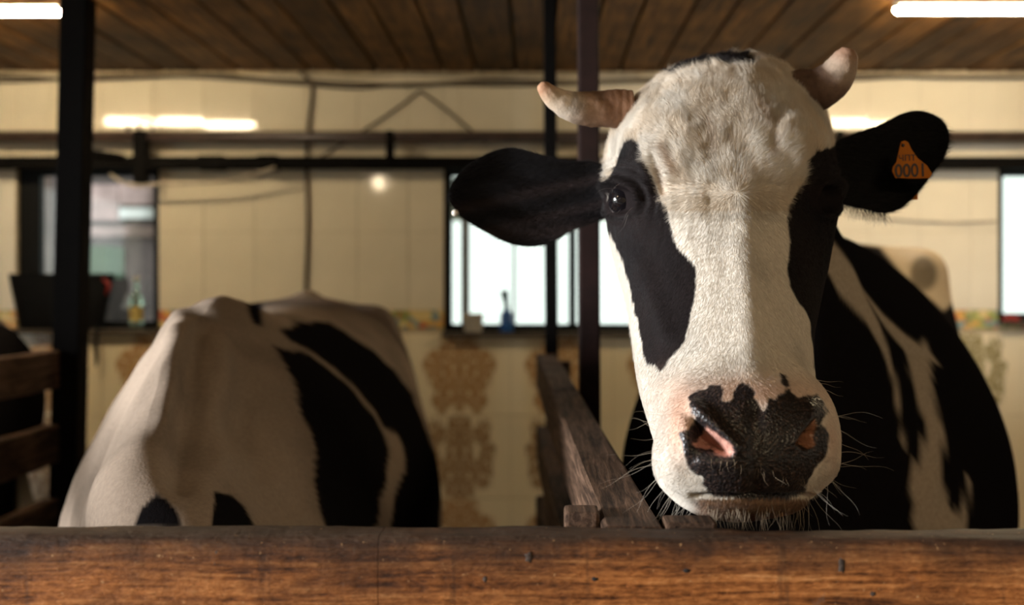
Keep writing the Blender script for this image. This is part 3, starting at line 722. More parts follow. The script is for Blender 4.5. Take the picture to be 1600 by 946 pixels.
for (ex, ey, s_) in ((EYL[0], EYL[1], 1.0), (EYR[0], EYR[1], .75)):
    r_ = np.hypot((px-ex)/(21*s_), (py-ey)/(20.))
    D += .0055*np.exp(-((r_-1.35)/.30)**2)-.010*sm(1.15, .75, r_)
    D += .004*np.exp(-((r_-1.5)/.3)**2)*(py < ey)                                           # heavy upper lid
    D += .0009*np.sin(r_*9)*np.exp(-((r_-2.4)/.7)**2)*(py < ey+20)
Vt = tubeR.V
HB = .045*np.exp(-((Vt[:, 0]-1.10)/.07)**2-((Vt[:, 1]-3.02)/.09)**2-((Vt[:, 2]-1.47)/.08)**2)+.04*np.exp(-((Vt[:, 0]-.60)/.07)**2-((Vt[:, 1]-3.18)/.09)**2-((Vt[:, 2]-1.47)/.08)**2)
D += -.0045*seg(1022, 246, 1036, 300, 7)+.0035*seg(1008, 262, 1018, 300, 8)-.004*seg(1206, 190, 1196, 236, 8)+.004*seg(1222, 205, 1240, 260, 14)-.003*seg(1250, 250, 1236, 300, 7)
D += .002*seg(1140, 296, 1166, 288, 14)-.0015*seg(1100, 170, 1110, 250, 16)+.002*seg(1165, 150, 1180, 240, 18)
fore = sm(300, 250, py)*sm(75, 120, py); D += fore*(fbm(Vt*np.array([70, 70, 40.])+3, 2)-.5)*.0035
tubeR.V = tubeR.V+N*(D*head+HB)[:, None]
# ears grow out of the side of the head
def ear(base_px, secs, d0, d1, cup, region, dr, ds, flip):
    c = P(*base_px); r0, s0 = tubeR.nearest(c)
    n = len(secs); A = np.array([[*a, *b] for a, b in secs], float)
    tt = np.concatenate([np.linspace(0, n-2, 44), np.linspace(n-2, n-1, 10)[1:]]); D_ = catmull(A, tt); out = []
    for q, (ax_, ay_, bx_, by_) in enumerate(D_):
        f = tt[q]/(n-1); d = d0+(d1-d0)*f
        Et, Eb = P(ax_, ay_, d), P(bx_, by_, d); mid, half = (Et+Eb)/2, (Et-Eb)/2; hl = np.linalg.norm(half)
        cu = cup*math.sin(math.pi*min(1, .15+.85*f))*min(1, hl/.03); th_ = .004+.020*(1-f)**2; e2 = half/(hl+1e-9); e1 = np.array([0, -1., 0])
        def fn(th, mid=mid, half=half, cu=cu, th_=th_, e1=e1, f=f, hl=hl):
            cth, sth = np.cos(th), np.sin(th)
            rid = .0035*np.sin(sth*9.)*(cth > 0)*math.sin(math.pi*f)*cth**2
            off = -cu*cth**2+np.where(cth < 0, -th_*np.abs(cth), th_*.4*(1-f)**3*np.abs(cth))+rid
            return mid+sth[:, None]*half+off[:, None]*e1
        out.append(dict(e1=e1, e2=e2, f=fn))
    tubeR.limb(r0, s0, dr, ds, out, region)
EARL = [((948, 262), (950, 338)), ((925, 253), (928, 346)), ((890, 252), (893, 360)), ((855, 245), (857, 380)), ((825, 236), (825, 385)), ((795, 231), (793, 379)), ((765, 239), (762, 364)), ((738, 254), (738, 350)), ((720, 270), (720, 338)), ((707, 287), (708, 322)), ((702, 303), (702, 309))]
EARR = [((1288, 232), (1296, 312)), ((1310, 220), (1318, 318)), ((1344, 206), (1350, 326)), ((1376, 195), (1382, 333)), ((1405, 180), (1410, 324)), ((1431, 173), (1436, 299)), ((1456, 178), (1458, 270)), ((1474, 190), (1473, 250)), ((1481, 202), (1480, 234)), ((1483.5, 216), (1483.5, 220))]
ear((946, 300, 1.40), EARL, 1.385, 1.40, .022, 1, 10, 9, False)
ear((1292, 275, 1.42), EARR, 1.405, 1.42, .020, 2, 10, 9, False)
ax = np.array([.296, .955])
for (lx, ly, zt, fore, reg) in ((.33, 1.93, .72, True, 3), (.66, 1.86, .72, True, 4), (.66, 3.13, .82, False, 5), (1.02, 3.02, .82, False, 6)):
    r0, s0 = tubeR.nearest(np.array([lx, ly, zt+.05])); tubeR.limb(r0, s0, 5, 12, leg_rings(lx, ly, zt-.04, fore, ax), reg)
tubeR.finish()
cow = cow_object(tubeR, 'cow', M_coat)
tag(cow, 'black and white horned cow facing the camera over the board, orange ear tag', 'cow')

C1 = lambda pts: [(820+a/2.353, 40+b/2.353) for a, b in pts]
PATCH_L = [(964, 248), (975, 223), (986, 216), (998, 227), (1003, 248), (1015, 265), (1022, 282), (1028, 303), (1041, 325), (1047, 346), (1052, 376), (1062, 392), (1074, 405), (1086, 418), (1088, 440), (1084, 470), (1078, 500), (1072, 530), (1060, 548), (1046, 562), (1040, 574), (1030, 583), (1022, 572), (1012, 570), (1003, 545), (998, 510), (990, 480), (982, 440), (970, 400), (955, 372), (944, 345), (946, 318), (952, 305), (950, 285)]
PATCH_R = [(1278, 237), (1262, 252), (1262, 272), (1249, 295), (1234, 320), (1230, 346), (1234, 376), (1232, 405), (1230, 428), (1235, 447), (1246, 469), (1258, 487), (1266, 504), (1269, 540), (1271, 575), (1340, 600), (1340, 200), (1297, 232)]
TEMPLE = [(934, 222), (931, 245), (938, 262), (948, 279), (958, 287), (951, 300), (947, 326), (950, 348), (925, 358), (880, 350), (880, 250), (905, 215)]
PAD = cm([(248, 238), (300, 205), (350, 186), (420, 172), (442, 205), (430, 235), (450, 265), (490, 250), (500, 190), (540, 155), (580, 170), (600, 215), (620, 270), (655, 312), (690, 250), (740, 232), (790, 200), (808, 228), (870, 238), (940, 226), (972, 260), (988, 320), (965, 372), (1000, 440), (990, 540), (940, 610), (890, 680), (872, 740), (760, 792), (600, 788), (430, 772), (350, 745), (320, 660), (260, 620), (225, 520), (205, 430), (270, 400), (292, 350), (262, 290)])
SPOT = cm([(742, 118), (768, 128), (792, 182), (772, 192), (748, 165)])
PINKL = cm([(300, 505), (330, 510), (345, 520), (380, 505), (400, 540), (450, 560), (492, 548), (484, 500), (440, 455), (395, 425), (350, 390), (330, 440), (280, 490)])
PINKR = cm([(920, 358), (935, 395), (912, 420), (922, 490), (885, 515), (825, 485), (860, 430)])
TUFT = [(1038, 108), (1052, 92), (1075, 92), (1130, 82), (1165, 84), (1185, 98), (1160, 104), (1120, 96), (1080, 104), (1050, 116)]
c4 = lambda pts: [(1280+a/1.89, 340+b/1.89) for a, b in pts]
STR1 = c4([(0, 60), (45, 75), (100, 150), (140, 240), (175, 310), (200, 380), (225, 470), (240, 560), (250, 672), (246, 672), (232, 580), (212, 470), (186, 392), (138, 305), (60, 225), (20, 150), (-20, 100)])
STR2 = c4([(60, 95), (130, 215), (190, 290), (250, 345), (300, 380), (312, 355), (325, 395), (352, 432), (328, 425), (334, 500), (350, 580), (370, 640), (362, 750), (378, 850), (402, 882), (428, 850), (436, 765), (446, 765), (442, 860), (428, 960), (285, 960), (268, 760), (300, 700), (316, 625), (290, 540), (268, 460), (260, 400), (200, 330), (140, 240), (90, 170)])
RUMP = c4([(-30, -20), (50, 55), (120, 78), (180, 90), (205, 120), (240, 160), (290, 205), (335, 245), (368, 275), (400, 250), (360, 60), (200, 20)])
def coat_right(V, nrm=None, reg=None):
    x, y = proj(V); n = len(V)
    jag = (fbm(V*np.array([110, 110, 60.]), 3)-.5)*14
    jag2 = (fbm(V*np.array([45, 45, 20.]), 2)-.5)*8
    h = V[:, 1] < 1.50
    if reg is None: reg = np.zeros(n, int)
    col = np.tile(WHITE, (n, 1)); dirt = fbm(V*14, 3)[:, None]
    col = col*(1-.20*sm(.45, .75, dirt))*np.array([1, .985, .96])
    col = np.where(h[:, None] & (y < 330)[:, None], col*(1-np.array([.05, .10, .16])*sm(.35, .65, fbm(V*30+6, 3))[:, None]*1.3), col)
    def sgc(x0, y0, x1, y1, w_):
        ex, ey = x1-x0, y1-y0; tt = np.clip(((x-x0)*ex+(y-y0)*ey)/(ex*ex+ey*ey), 0, 1); return np.exp(-(((x-x0-tt*ex)**2+(y-y0-tt*ey)**2)/w_**2))
    bt = np.clip(.7*sgc(1036, 230, 1054, 268, 7)+.6*sgc(1028, 264, 1036, 302, 5)+.45*sgc(1188, 165, 1204, 192, 9)+.3*sgc(1215, 215, 1206, 240, 8)+.3*sgc(1108, 190, 1116, 235, 9), 0, .8)[:, None]*h[:, None]
    col = col*(1-bt)+np.array([.30, .175, .09])*bt
    blk = np.tile(BLACK, (n, 1))
    brown = BLACK+np.array([.010, .006, .005])*fbm(V*25, 2)[:, None]
    d = np.minimum.reduce([sdpoly(x, y, PATCH_L)+jag*.55, sdpoly(x, y, PATCH_R)+jag*.4, sdpoly(x, y, TEMPLE)+jag*.3, sdpoly(x, y, TUFT)+jag*.9])
    m = sm(1.2, -1.2, d)[:, None]*h[:, None]; col = col*(1-m)+brown*m
    # nose
    near = (V[:, 1] < 1.16)
    pinkz = np.exp(-((x-1178)/135)**2-((y-615)/28)**2)*.6+np.exp(-((x-1064)/22)**2-((y-668)/48)**2)*.9+np.exp(-((x-1300)/14)**2-((y-690)/45)**2)*.4
    m = (np.clip(pinkz, 0, .7)*near)[:, None]; col = col*(1-m)+np.array([.60, .34, .23])*m
    mot = (fbm(V*np.array([150, 150, 150.]), 2)-.5)*16
    m = (sm(2.0, -2.0, np.minimum(sdpoly(x, y, PAD)+mot*.6, sdpoly(x, y, SPOT)+mot*.5))*near)[:, None]
    padc = np.array([.014, .011, .011])*(1+1.2*sm(.66, .74, noise(V*700))[:, None]*np.array([3, 2.2, 1.6]))
    col = col*(1-m)+padc*m; wet = m[:, 0]*.9
    m = (sm(2, -2, sdpoly(x, y, PINKL)+mot*.4)*near)[:, None]; col = col*(1-m)+PINK*m; wet = np.maximum(wet, m[:, 0]*.8)
    m = (sm(2, -2, sdpoly(x, y, PINKR)+mot*.4)*near)[:, None]; col = col*(1-m)+np.array([.30, .13, .07])*m
    lip = near & (y > 781) & (y < 830); m = (np.where(lip, 1, 0)*sm(108, 80, np.abs(x-1178))*.9)[:, None]
    col = col*(1-m)+np.array([.15, .072, .034])*(.4+1.1*noise(V*500))[:, None]*m
    # neck and barrel: black with white bands
    b = ~h; jb = (fbm(V*9, 3)-.5)*10
    colb = np.tile(BLACK, (n, 1))
    dd = np.minimum.reduce([sdpoly(x, y, STR1)+jb*.3, sdpoly(x, y, STR2)+jb*.2])
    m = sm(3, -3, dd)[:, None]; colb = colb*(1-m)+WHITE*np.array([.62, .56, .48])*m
    dr_ = sdpoly(x, y, RUMP)+jb*.5; m = (sm(3, -3, dr_)*(V[:, 1] > 2.3))[:, None]
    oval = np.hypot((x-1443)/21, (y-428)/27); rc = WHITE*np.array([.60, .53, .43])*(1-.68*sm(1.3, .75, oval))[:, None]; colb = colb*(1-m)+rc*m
    hid = (x > 1560) | (V[:, 2] < .75) | (V[:, 2] > 1.46)&(V[:, 1] > 1.9)
    ptc = fbm(V*3.1+3, 2); far = (V[:, 0]-(.50+.296/.955*(V[:, 1]-1.98)) < -.1) & (V[:, 1] > 2.6)
    m = (sm(.5, .53, ptc)*np.where(far | (V[:, 2] < .62), 1, 0))[:, None]; colb = colb*(1-m)+WHITE*.8*m
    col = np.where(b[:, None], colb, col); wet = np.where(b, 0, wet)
    er = (reg == 1) | (reg == 2); inner = .011*np.exp(-((y-(318-.22*(x-760)))/9.)**2)+.010*np.exp(-((y-(352-.24*(x-800)))/8.)**2)+.012*np.exp(-((y-(365-.1*(x-830)))/12.)**2)
    ec = BLACK+np.array([1., .62, .55])*(inner*(reg == 1))[:, None]*1.3
    col = np.where(er[:, None], ec, col); wet = np.where(er, 0, wet)
    lg = reg >= 3; lc = np.where((V[:, 2] < .62)[:, None], WHITE*.7, BLACK); lc = np.where((V[:, 2] < .06)[:, None], np.array([.05, .04, .03]), lc)
    col = np.where(lg[:, None], lc, col)
    return np.clip(col, 0, 1), wet
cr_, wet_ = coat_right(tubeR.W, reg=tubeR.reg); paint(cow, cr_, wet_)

# horns
def horn_mesh(pts, rads, name, label, parent, cols):
    A = np.array([[*P(*p), r] for p, r in zip(pts, rads)]); tt = np.linspace(0, len(A)-1, 60); D_ = catmull(A, tt); n = 32
    Vh = []; up = None
    for i in range(len(D_)):
        tn = D_[min(i+1, 59), :3]-D_[max(i-1, 0), :3]; tn /= np.linalg.norm(tn)
        if up is None: up = np.cross(tn, [0, 1, 0]); 
        up = up-tn*np.dot(up, tn); up /= np.linalg.norm(up); sd = np.cross(tn, up)
        for k in range(n):
            a = 2*math.pi*k/n; rr = D_[i, 3]*(1+.018*math.sin(i*1.7)*(1-i/60)**2+.10*(noise(np.array([[i*.3, k*.5, 1.]]))[0]-.5))
            Vh.append(D_[i, :3]+(up*math.cos(a)+sd*math.sin(a))*rr)
    Vh = np.array(Vh); Fh = [(i*n+k, i*n+(k+1) % n, (i+1)*n+(k+1) % n, (i+1)*n+k) for i in range(59) for k in range(n)]+[tuple(range(59*n, 60*n)), tuple(range(n))[::-1]]
    o = mesh_obj(name, Vh, Fh, M_coat, parent, True); f = np.repeat(np.linspace(0, 1, 60), n)
    st_ = np.interp; c_ = np.stack([np.interp(f, cols[0], [c[k] for c in cols[1]]) for k in range(3)], 1)
    nz_ = fbm(Vh*np.array([70, 70, 70.]), 3)[:, None]; c_ = c_*(.72+.56*nz_)
    dk = sm(.60, .72, fbm(Vh*60+9, 2))*sm(.1, .3, f)*sm(.85, .6, f); c_ = c_*(1-.35*dk[:, None])
    paint(o, c_, np.full(len(Vh), .35)); o['label'] = label; return o
HC = ([0, .2, .42, .56, .7, .85, 1], [(.30, .165, .10), (.21, .11, .065), (.30, .19, .125), (.58, .48, .38), (.50, .38, .27), (.40, .22, .13), (.40, .22, .13)])
horn_mesh([(985, 172, 1.375), (955, 170, 1.372), (925, 170, 1.365), (895, 167, 1.355), (868, 154, 1.345), (850, 138, 1.337), (843, 132, 1.335)], [.024, .0238, .0222, .0190, .0140, .0092, .0045], 'horn', 'short pinkish horn with pale tip', cow, HC)
HC2 = ([0, .3, .5, .65, .85, 1], [(.16, .10, .07), (.09, .052, .036), (.20, .13, .095), (.40, .30, .22), (.30, .18, .12), (.30, .17, .11)])
horn_mesh([(1225, 156, 1.40), (1252, 148, 1.395), (1282, 138, 1.388), (1303, 122, 1.38), (1315, 104, 1.372), (1322, 87, 1.368), (1325, 77, 1.367)], [.033, .0320, .0275, .0240, .0200, .0150, .0085], 'horn', 'short horn curving upward with dark base', cow, HC2)
# eyes
t = NT('dark cow eye'); a_ = t.n('ShaderNodeAttribute', attribute_name='coat'); M_eye = t.done(a_.outputs['Color'], .04, Coat_Weight=1.0, Coat_Roughness=.02, Specular_IOR_Level=.6)
def eye(ex, ey, look, sideR):
    gx, gy = proj(tubeR.V); fr = (tubeR.t < nh)
    i = np.argmin(np.where(fr & (facing > -.2), (gx-ex)**2+(gy-ey)**2, 1e9)); p = tubeR.V[i]; nrm = N[i]
    R_ = .0195 if sideR else .0215; c = p-nrm*(R_-(-.0008 if sideR else .0160))
    bm = bmesh.new(); bmesh.ops.create_uvsphere(bm, u_segments=40, v_segments=28, radius=R_)
    lookv = Vector(look).normalized(); Vv = []
    for v in bm.verts: Vv.append(tuple(v.co))
    Vv = np.array(Vv); dcos = Vv@np.array(lookv)/R_
    for v, dc in zip(bm.verts, dcos):
        if dc > .82: v.co *= 1+.06*(dc-.82)/.18
    o = bm_obj('eye', bm, M_eye, cow, True); o.location = c
    m = sm(.60, .52, dcos)[:, None]; col = np.array([.006, .005, .006])*(1-m)+np.array([.42, .36, .34])*m; paint(o, col); return o
eye(EYL[0], EYL[1], (-.62, -.78, .0), False); eye(EYR[0], EYR[1], (.35, -.93, .0), True)

# ear tag, a flat flared plate with its number
t4 = lambda pts: [(1270+a/4.73, 150+b/4.73) for a, b in pts]
TAG = t4([(655, 338), (680, 330), (705, 342), (730, 395), (775, 460), (845, 515), (882, 575), (862, 608), (740, 610), (612, 606), (588, 560), (592, 525), (618, 490), (634, 420)])
ptag = P(1421, 250, 1.372)
M_tag = plain('orange tag plastic', (.44, .135, .012), .6, .08, Specular_IOR_Level=.1); M_ink = plain('dark tag ink', (.03, .012, .005), .6, 0)
bm = bmesh.new(); fr_ = [bm.verts.new(Vector(P(x_, y_, 1.372)-ptag)) for x_, y_ in TAG]; bk = [bm.verts.new(v.co+Vector((0, .0022, 0))) for v in fr_]
bm.faces.new(fr_); bm.faces.new(bk[::-1]); n = len(fr_)
for k in range(n): bm.faces.new((fr_[k], fr_[(k+1) % n], bk[(k+1) % n], bk[k]))
et = bm_obj('ear_tag', bm, M_tag, cow); et.location = ptag; et['label'] = 'orange ear tag numbered 0001'
bm = bmesh.new(); q = Vector(P(1411.5, 227, 1.370)-ptag); bmesh.ops.create_cone(bm, cap_ends=True, segments=12, radius1=.0022, radius2=.0016, depth=.002, matrix=Matrix.Translation(q) @ Matrix.Rotation(math.pi/2, 4, 'X')); bm_obj('rivet', bm, M_ink, et)
bm = bmesh.new(); add_box(bm, tuple(Vector(P(1424, 312, 1.43)-ptag)), tuple(Vector(P(1433, 290, 1.433)-ptag)), bevel=.0004); 
o = bm_obj('ear_tag', bm, M_tag, cow); o.location = ptag; o['label'] = 'back plate of the orange tag below the ear'
def text(body, px_, py_, h, name, xs=1.0):
    cu = bpy.data.curves.new(name, 'FONT'); cu.body = body; cu.size = h; cu.align_x = 'CENTER'; cu.align_y = 'CENTER'; cu.extrude = .0002; cu.offset = .00035 if h > .02 else .0001
    o = bpy.data.objects.new(name, cu); COL.objects.link(o); o.parent = et; o.location = Vector(P(px_, py_, 1.3712)-ptag); o.rotation_euler = (math.pi/2, math.radians(-2), 0); o.scale = (xs, 1, 1)
    cu.materials.append(M_ink); bpy.context.view_layer.update()
    me = bpy.data.meshes.new_from_object(o.evaluated_get(bpy.context.evaluated_depsgraph_get())); q = bpy.data.objects.new(name, me); COL.objects.link(q); q.parent = et; q.location = o.location; q.rotation_euler = o.rotation_euler; q.scale = o.scale
    bpy.data.objects.remove(o); q.name = name; return q
text('0001', 1423, 267.5, .0235, 'tag_number', .86); text('ЧПТ', 1417.5, 247.5, .0105, 'tag_letters', 1.05)
# small white ball at the tip of the other ear
bm = bmesh.new(); bmesh.ops.create_icosphere(bm, subdivisions=2, radius=.0048); o = bm_obj('white_ear_dot', bm, M_white, cow, True); o.location = P(711, 333, 1.392)

# ---------------------------------------------------------------- hair of the near cow
def strands(name, root, dirs, length, rad, col, npt=5, curl=0.0, droop=0.0, parent=None):
    n = len(root); s = np.linspace(0, 1, npt)
    side = np.cross(dirs, [0.3, 1, .2]); side /= np.linalg.norm(side, axis=1)[:, None]+1e-9
    ph = RNG.random(n)*6.28
    Pt = root[:, None]+dirs[:, None]*(s[None, :, None]*length[:, None, None])
    if curl: Pt += side[:, None]*((np.sin(s[None]*4.5+ph[:, None])-np.sin(ph)[:, None])*length[:, None]*curl*s[None])[..., None]
    if np.any(droop): Pt[:, :, 2] -= (np.asarray(droop)*length)[:, None]*s[None]**2 if np.ndim(droop) else droop*length[:, None]*s[None]**2
    cv = bpy.data.hair_curves.new(name); cv.add_curves([npt]*n)
    cv.attributes['position'].data.foreach_set('vector', Pt.astype(np.float32).ravel())
    ra = cv.attributes.get('radius') or cv.attributes.new('radius', 'FLOAT', 'POINT')
    ra.data.foreach_set('value', (np.repeat(rad, npt)*np.tile(1-.85*s, n)).astype(np.float32))
    ca = cv.attributes.new('coat', 'FLOAT_COLOR', 'CURVE'); ca.data.foreach_set('color', np.concatenate([col, np.ones((n, 1))], 1).astype(np.float32).ravel())
    cv.materials.append(M_fur); o = bpy.data.objects.new(name, cv); COL.objects.link(o)
    if parent: o.parent = parent
    return o
Wv = tubeR.W; Q4 = np.array([f if len(f) == 4 else (*f, f[2]) for f in tubeR.F]); 
ctr = Wv[Q4].mean(1); e1_ = Wv[Q4[:, 2]]-Wv[Q4[:, 0]]; e2_ = Wv[Q4[:, 3]]-Wv[Q4[:, 1]]; cr3 = np.cross(e1_, e2_); ar = np.linalg.norm(cr3, axis=1)/2+1e-15
me = cow.data; fn_ = np.zeros(len(me.polygons)*3, np.float32); me.polygons.foreach_get('normal', fn_); fn_ = fn_.reshape(-1, 3)
ok = len(fn_) == len(Q4)
nr = fn_ if ok else cr3/(2*ar[:, None])
vw = ctr-np.array([0, 0, ZC]); vw /= np.linalg.norm(vw, axis=1)[:, None]; fc = -np.sum(nr*vw, 1)
freg = tubeR.reg[Q4[:, 0]]; ftt = tubeR.tt[Q4[:, 0]]
isear = (freg == 1) | (freg == 2); ishead = (freg == 0) & (ftt >= 0) & (ftt < nh+.8)
cx_, cy_ = proj(ctr)
wgt = ar*np.where(ishead | isear, 1, 0)*np.where(fc > -.35, 1, .05)*np.where(isear, .7, 1)
inpad = (sdpoly(cx_, cy_, PAD) < 0) & (ctr[:, 1] < 1.15); wgt = wgt*np.where(inpad & ~isear, .10, 1)
for ex, ey in (EYL, EYR): wgt = wgt*np.where(np.hypot((cx_-ex)/22, (cy_-ey)/21) < 1.15, 0, 1)
NF = 320000
idx = RNG.choice(len(ctr), NF, p=wgt/wgt.sum()); u = RNG.random((NF, 1)); v_ = RNG.random((NF, 1)); q_ = Wv[Q4[idx]]
root = (q_[:, 0]*(1-u)+q_[:, 1]*u)*(1-v_)+(q_[:, 3]*(1-u)+q_[:, 2]*u)*v_; nn = nr[idx]
rx, ry = proj(root); er = isear[idx]; rg = freg[idx]
lock = fbm(root*np.array([42, 42, 30.]), 2)-.5; lock2 = fbm(root*np.array([42, 42, 30.])+31, 2)-.5
hx_, hy_ = (rx-1152)/150, (ry-302)/70; hr = np.sqrt(hx_**2+hy_**2)+.05
fx = hx_/hr; fy = np.where(ry > 590, .8, hy_/hr); fx = np.where(ry > 590, (rx-1178)/120, fx)
amt = 2.0*sm(330, 250, ry); fx = fx+lock*amt; fy = fy+lock2*amt
fx = np.where(er, np.where(rg == 1, -1, 1), fx); fy = np.where(er, np.where(cy_[idx] > 330, .5, .15)*np.where(rg == 1, 1, .6), fy)
dv = np.stack([fx, np.zeros(NF), -fy], 1); dv -= nn*np.sum(dv*nn, 1)[:, None]; dv /= np.linalg.norm(dv, axis=1)[:, None]+1e-9
lift = np.where(er, .30, np.where(ry < 290, .26, .09)); dv = dv+nn*lift[:, None]+RNG.normal(0, 1, (NF, 3))*np.where(ry < 300, .11, .06)[:, None]; dv /= np.linalg.norm(dv, axis=1)[:, None]
colf, _ = coat_right(root+dv*.002, reg=rg)
ln = np.where(er, .010, np.where(ry < 120, .015, np.where(ry < 290, .0105, np.where(ry < 340, .0085, np.where(ry < 600, .0048, .0042)))))*RNG.uniform(.6, 1.25, NF)
isb = colf.sum(1) < .12; ln = np.where(isb & ~er & (ry > 130), ln*.65, ln)
colf = colf*RNG.uniform(.88, 1.12, (NF, 1)); 
rad = np.where(isb, .00011, .00012)*RNG.uniform(.8, 1.2, NF)
fur = strands('fur', root, dv, ln, rad, np.clip(colf, 0, 1), 4, .05, .04, cow); fur['kind'] = 'stuff'
# fringe under the right ear and along the left one, whiskers on muzzle and chin
def front_pt(x_, y_):
    gx, gy = proj(Wv); okv = (tubeR.tt >= 0) & (tubeR.tt < nh); j = np.argmin(np.where(okv, (gx-x_)**2+(gy-y_)**2+1e3*(Wv[:, 1]-1.08), 1e9)); return Wv[j]
wr, wd_, wl_, wc = [], [], [], []
def whisk(x0, y0, x1, y1, n, dirx, diry, l0, l1, c):
    for _ in range(n):
        f = random.random(); p = front_pt(x0+(x1-x0)*f+random.gauss(0, 5), y0+(y1-y0)*f+random.gauss(0, 5))
        d = np.array([dirx+random.gauss(0, .22), random.gauss(-.25, .25), -diry+random.gauss(0, .22)]); d /= np.linalg.norm(d)
        wr.append(p); wd_.append(d); wl_.append(random.uniform(l0, l1)); wc.append(np.array(c)*random.uniform(.7, 1.1))
W_ = (.62, .56, .48)
whisk(1285, 590, 1318, 740, 13, 1.0, .1, .02, .055, W_); whisk(1290, 740, 1240, 795, 14, .6, .7, .02, .05, W_)
whisk(1030, 640, 1022, 740, 12, -1.0, .1, .025, .06, W_); whisk(1030, 745, 1090, 795, 22, -.6, .7, .02, .055, W_)
whisk(1095, 800, 1260, 800, 90, 0, 1.0, .010, .035, (.45, .36, .26)); whisk(1080, 700, 1280, 760, 40, 0, .6, .006, .014, (.4, .3, .2))
whisk(960, 285, 985, 345, 10, -.5, .4, .012, .03, (.3, .26, .24))
o = strands('whiskers', np.array(wr), np.array(wd_), np.array(wl_), np.full(len(wr), .00014), np.array(wc), 7, .10, .10, cow); o['kind'] = 'stuff'

ei = np.where((tubeR.reg == 2))[0]; ex_, ey_ = proj(Wv[ei]); okk = (ex_ > 1298) & (ex_ < 1385) & (ey_ > np.interp(ex_, [1298, 1330, 1385], [300, 312, 326]))
ei = RNG.choice(ei[okk], 420); n_ = len(ei); dd_ = np.stack([RNG.normal(.25, .22, n_), RNG.normal(0, .2, n_), RNG.normal(-1, .15, n_)], 1); dd_ /= np.linalg.norm(dd_, axis=1)[:, None]
o = strands('ear_fringe', Wv[ei], dd_, RNG.uniform(.008, .024, n_), np.full(n_, .00016), np.tile(BLACK*1.5, (n_, 1)), 6, .1, 0, cow); o['kind'] = 'stuff'
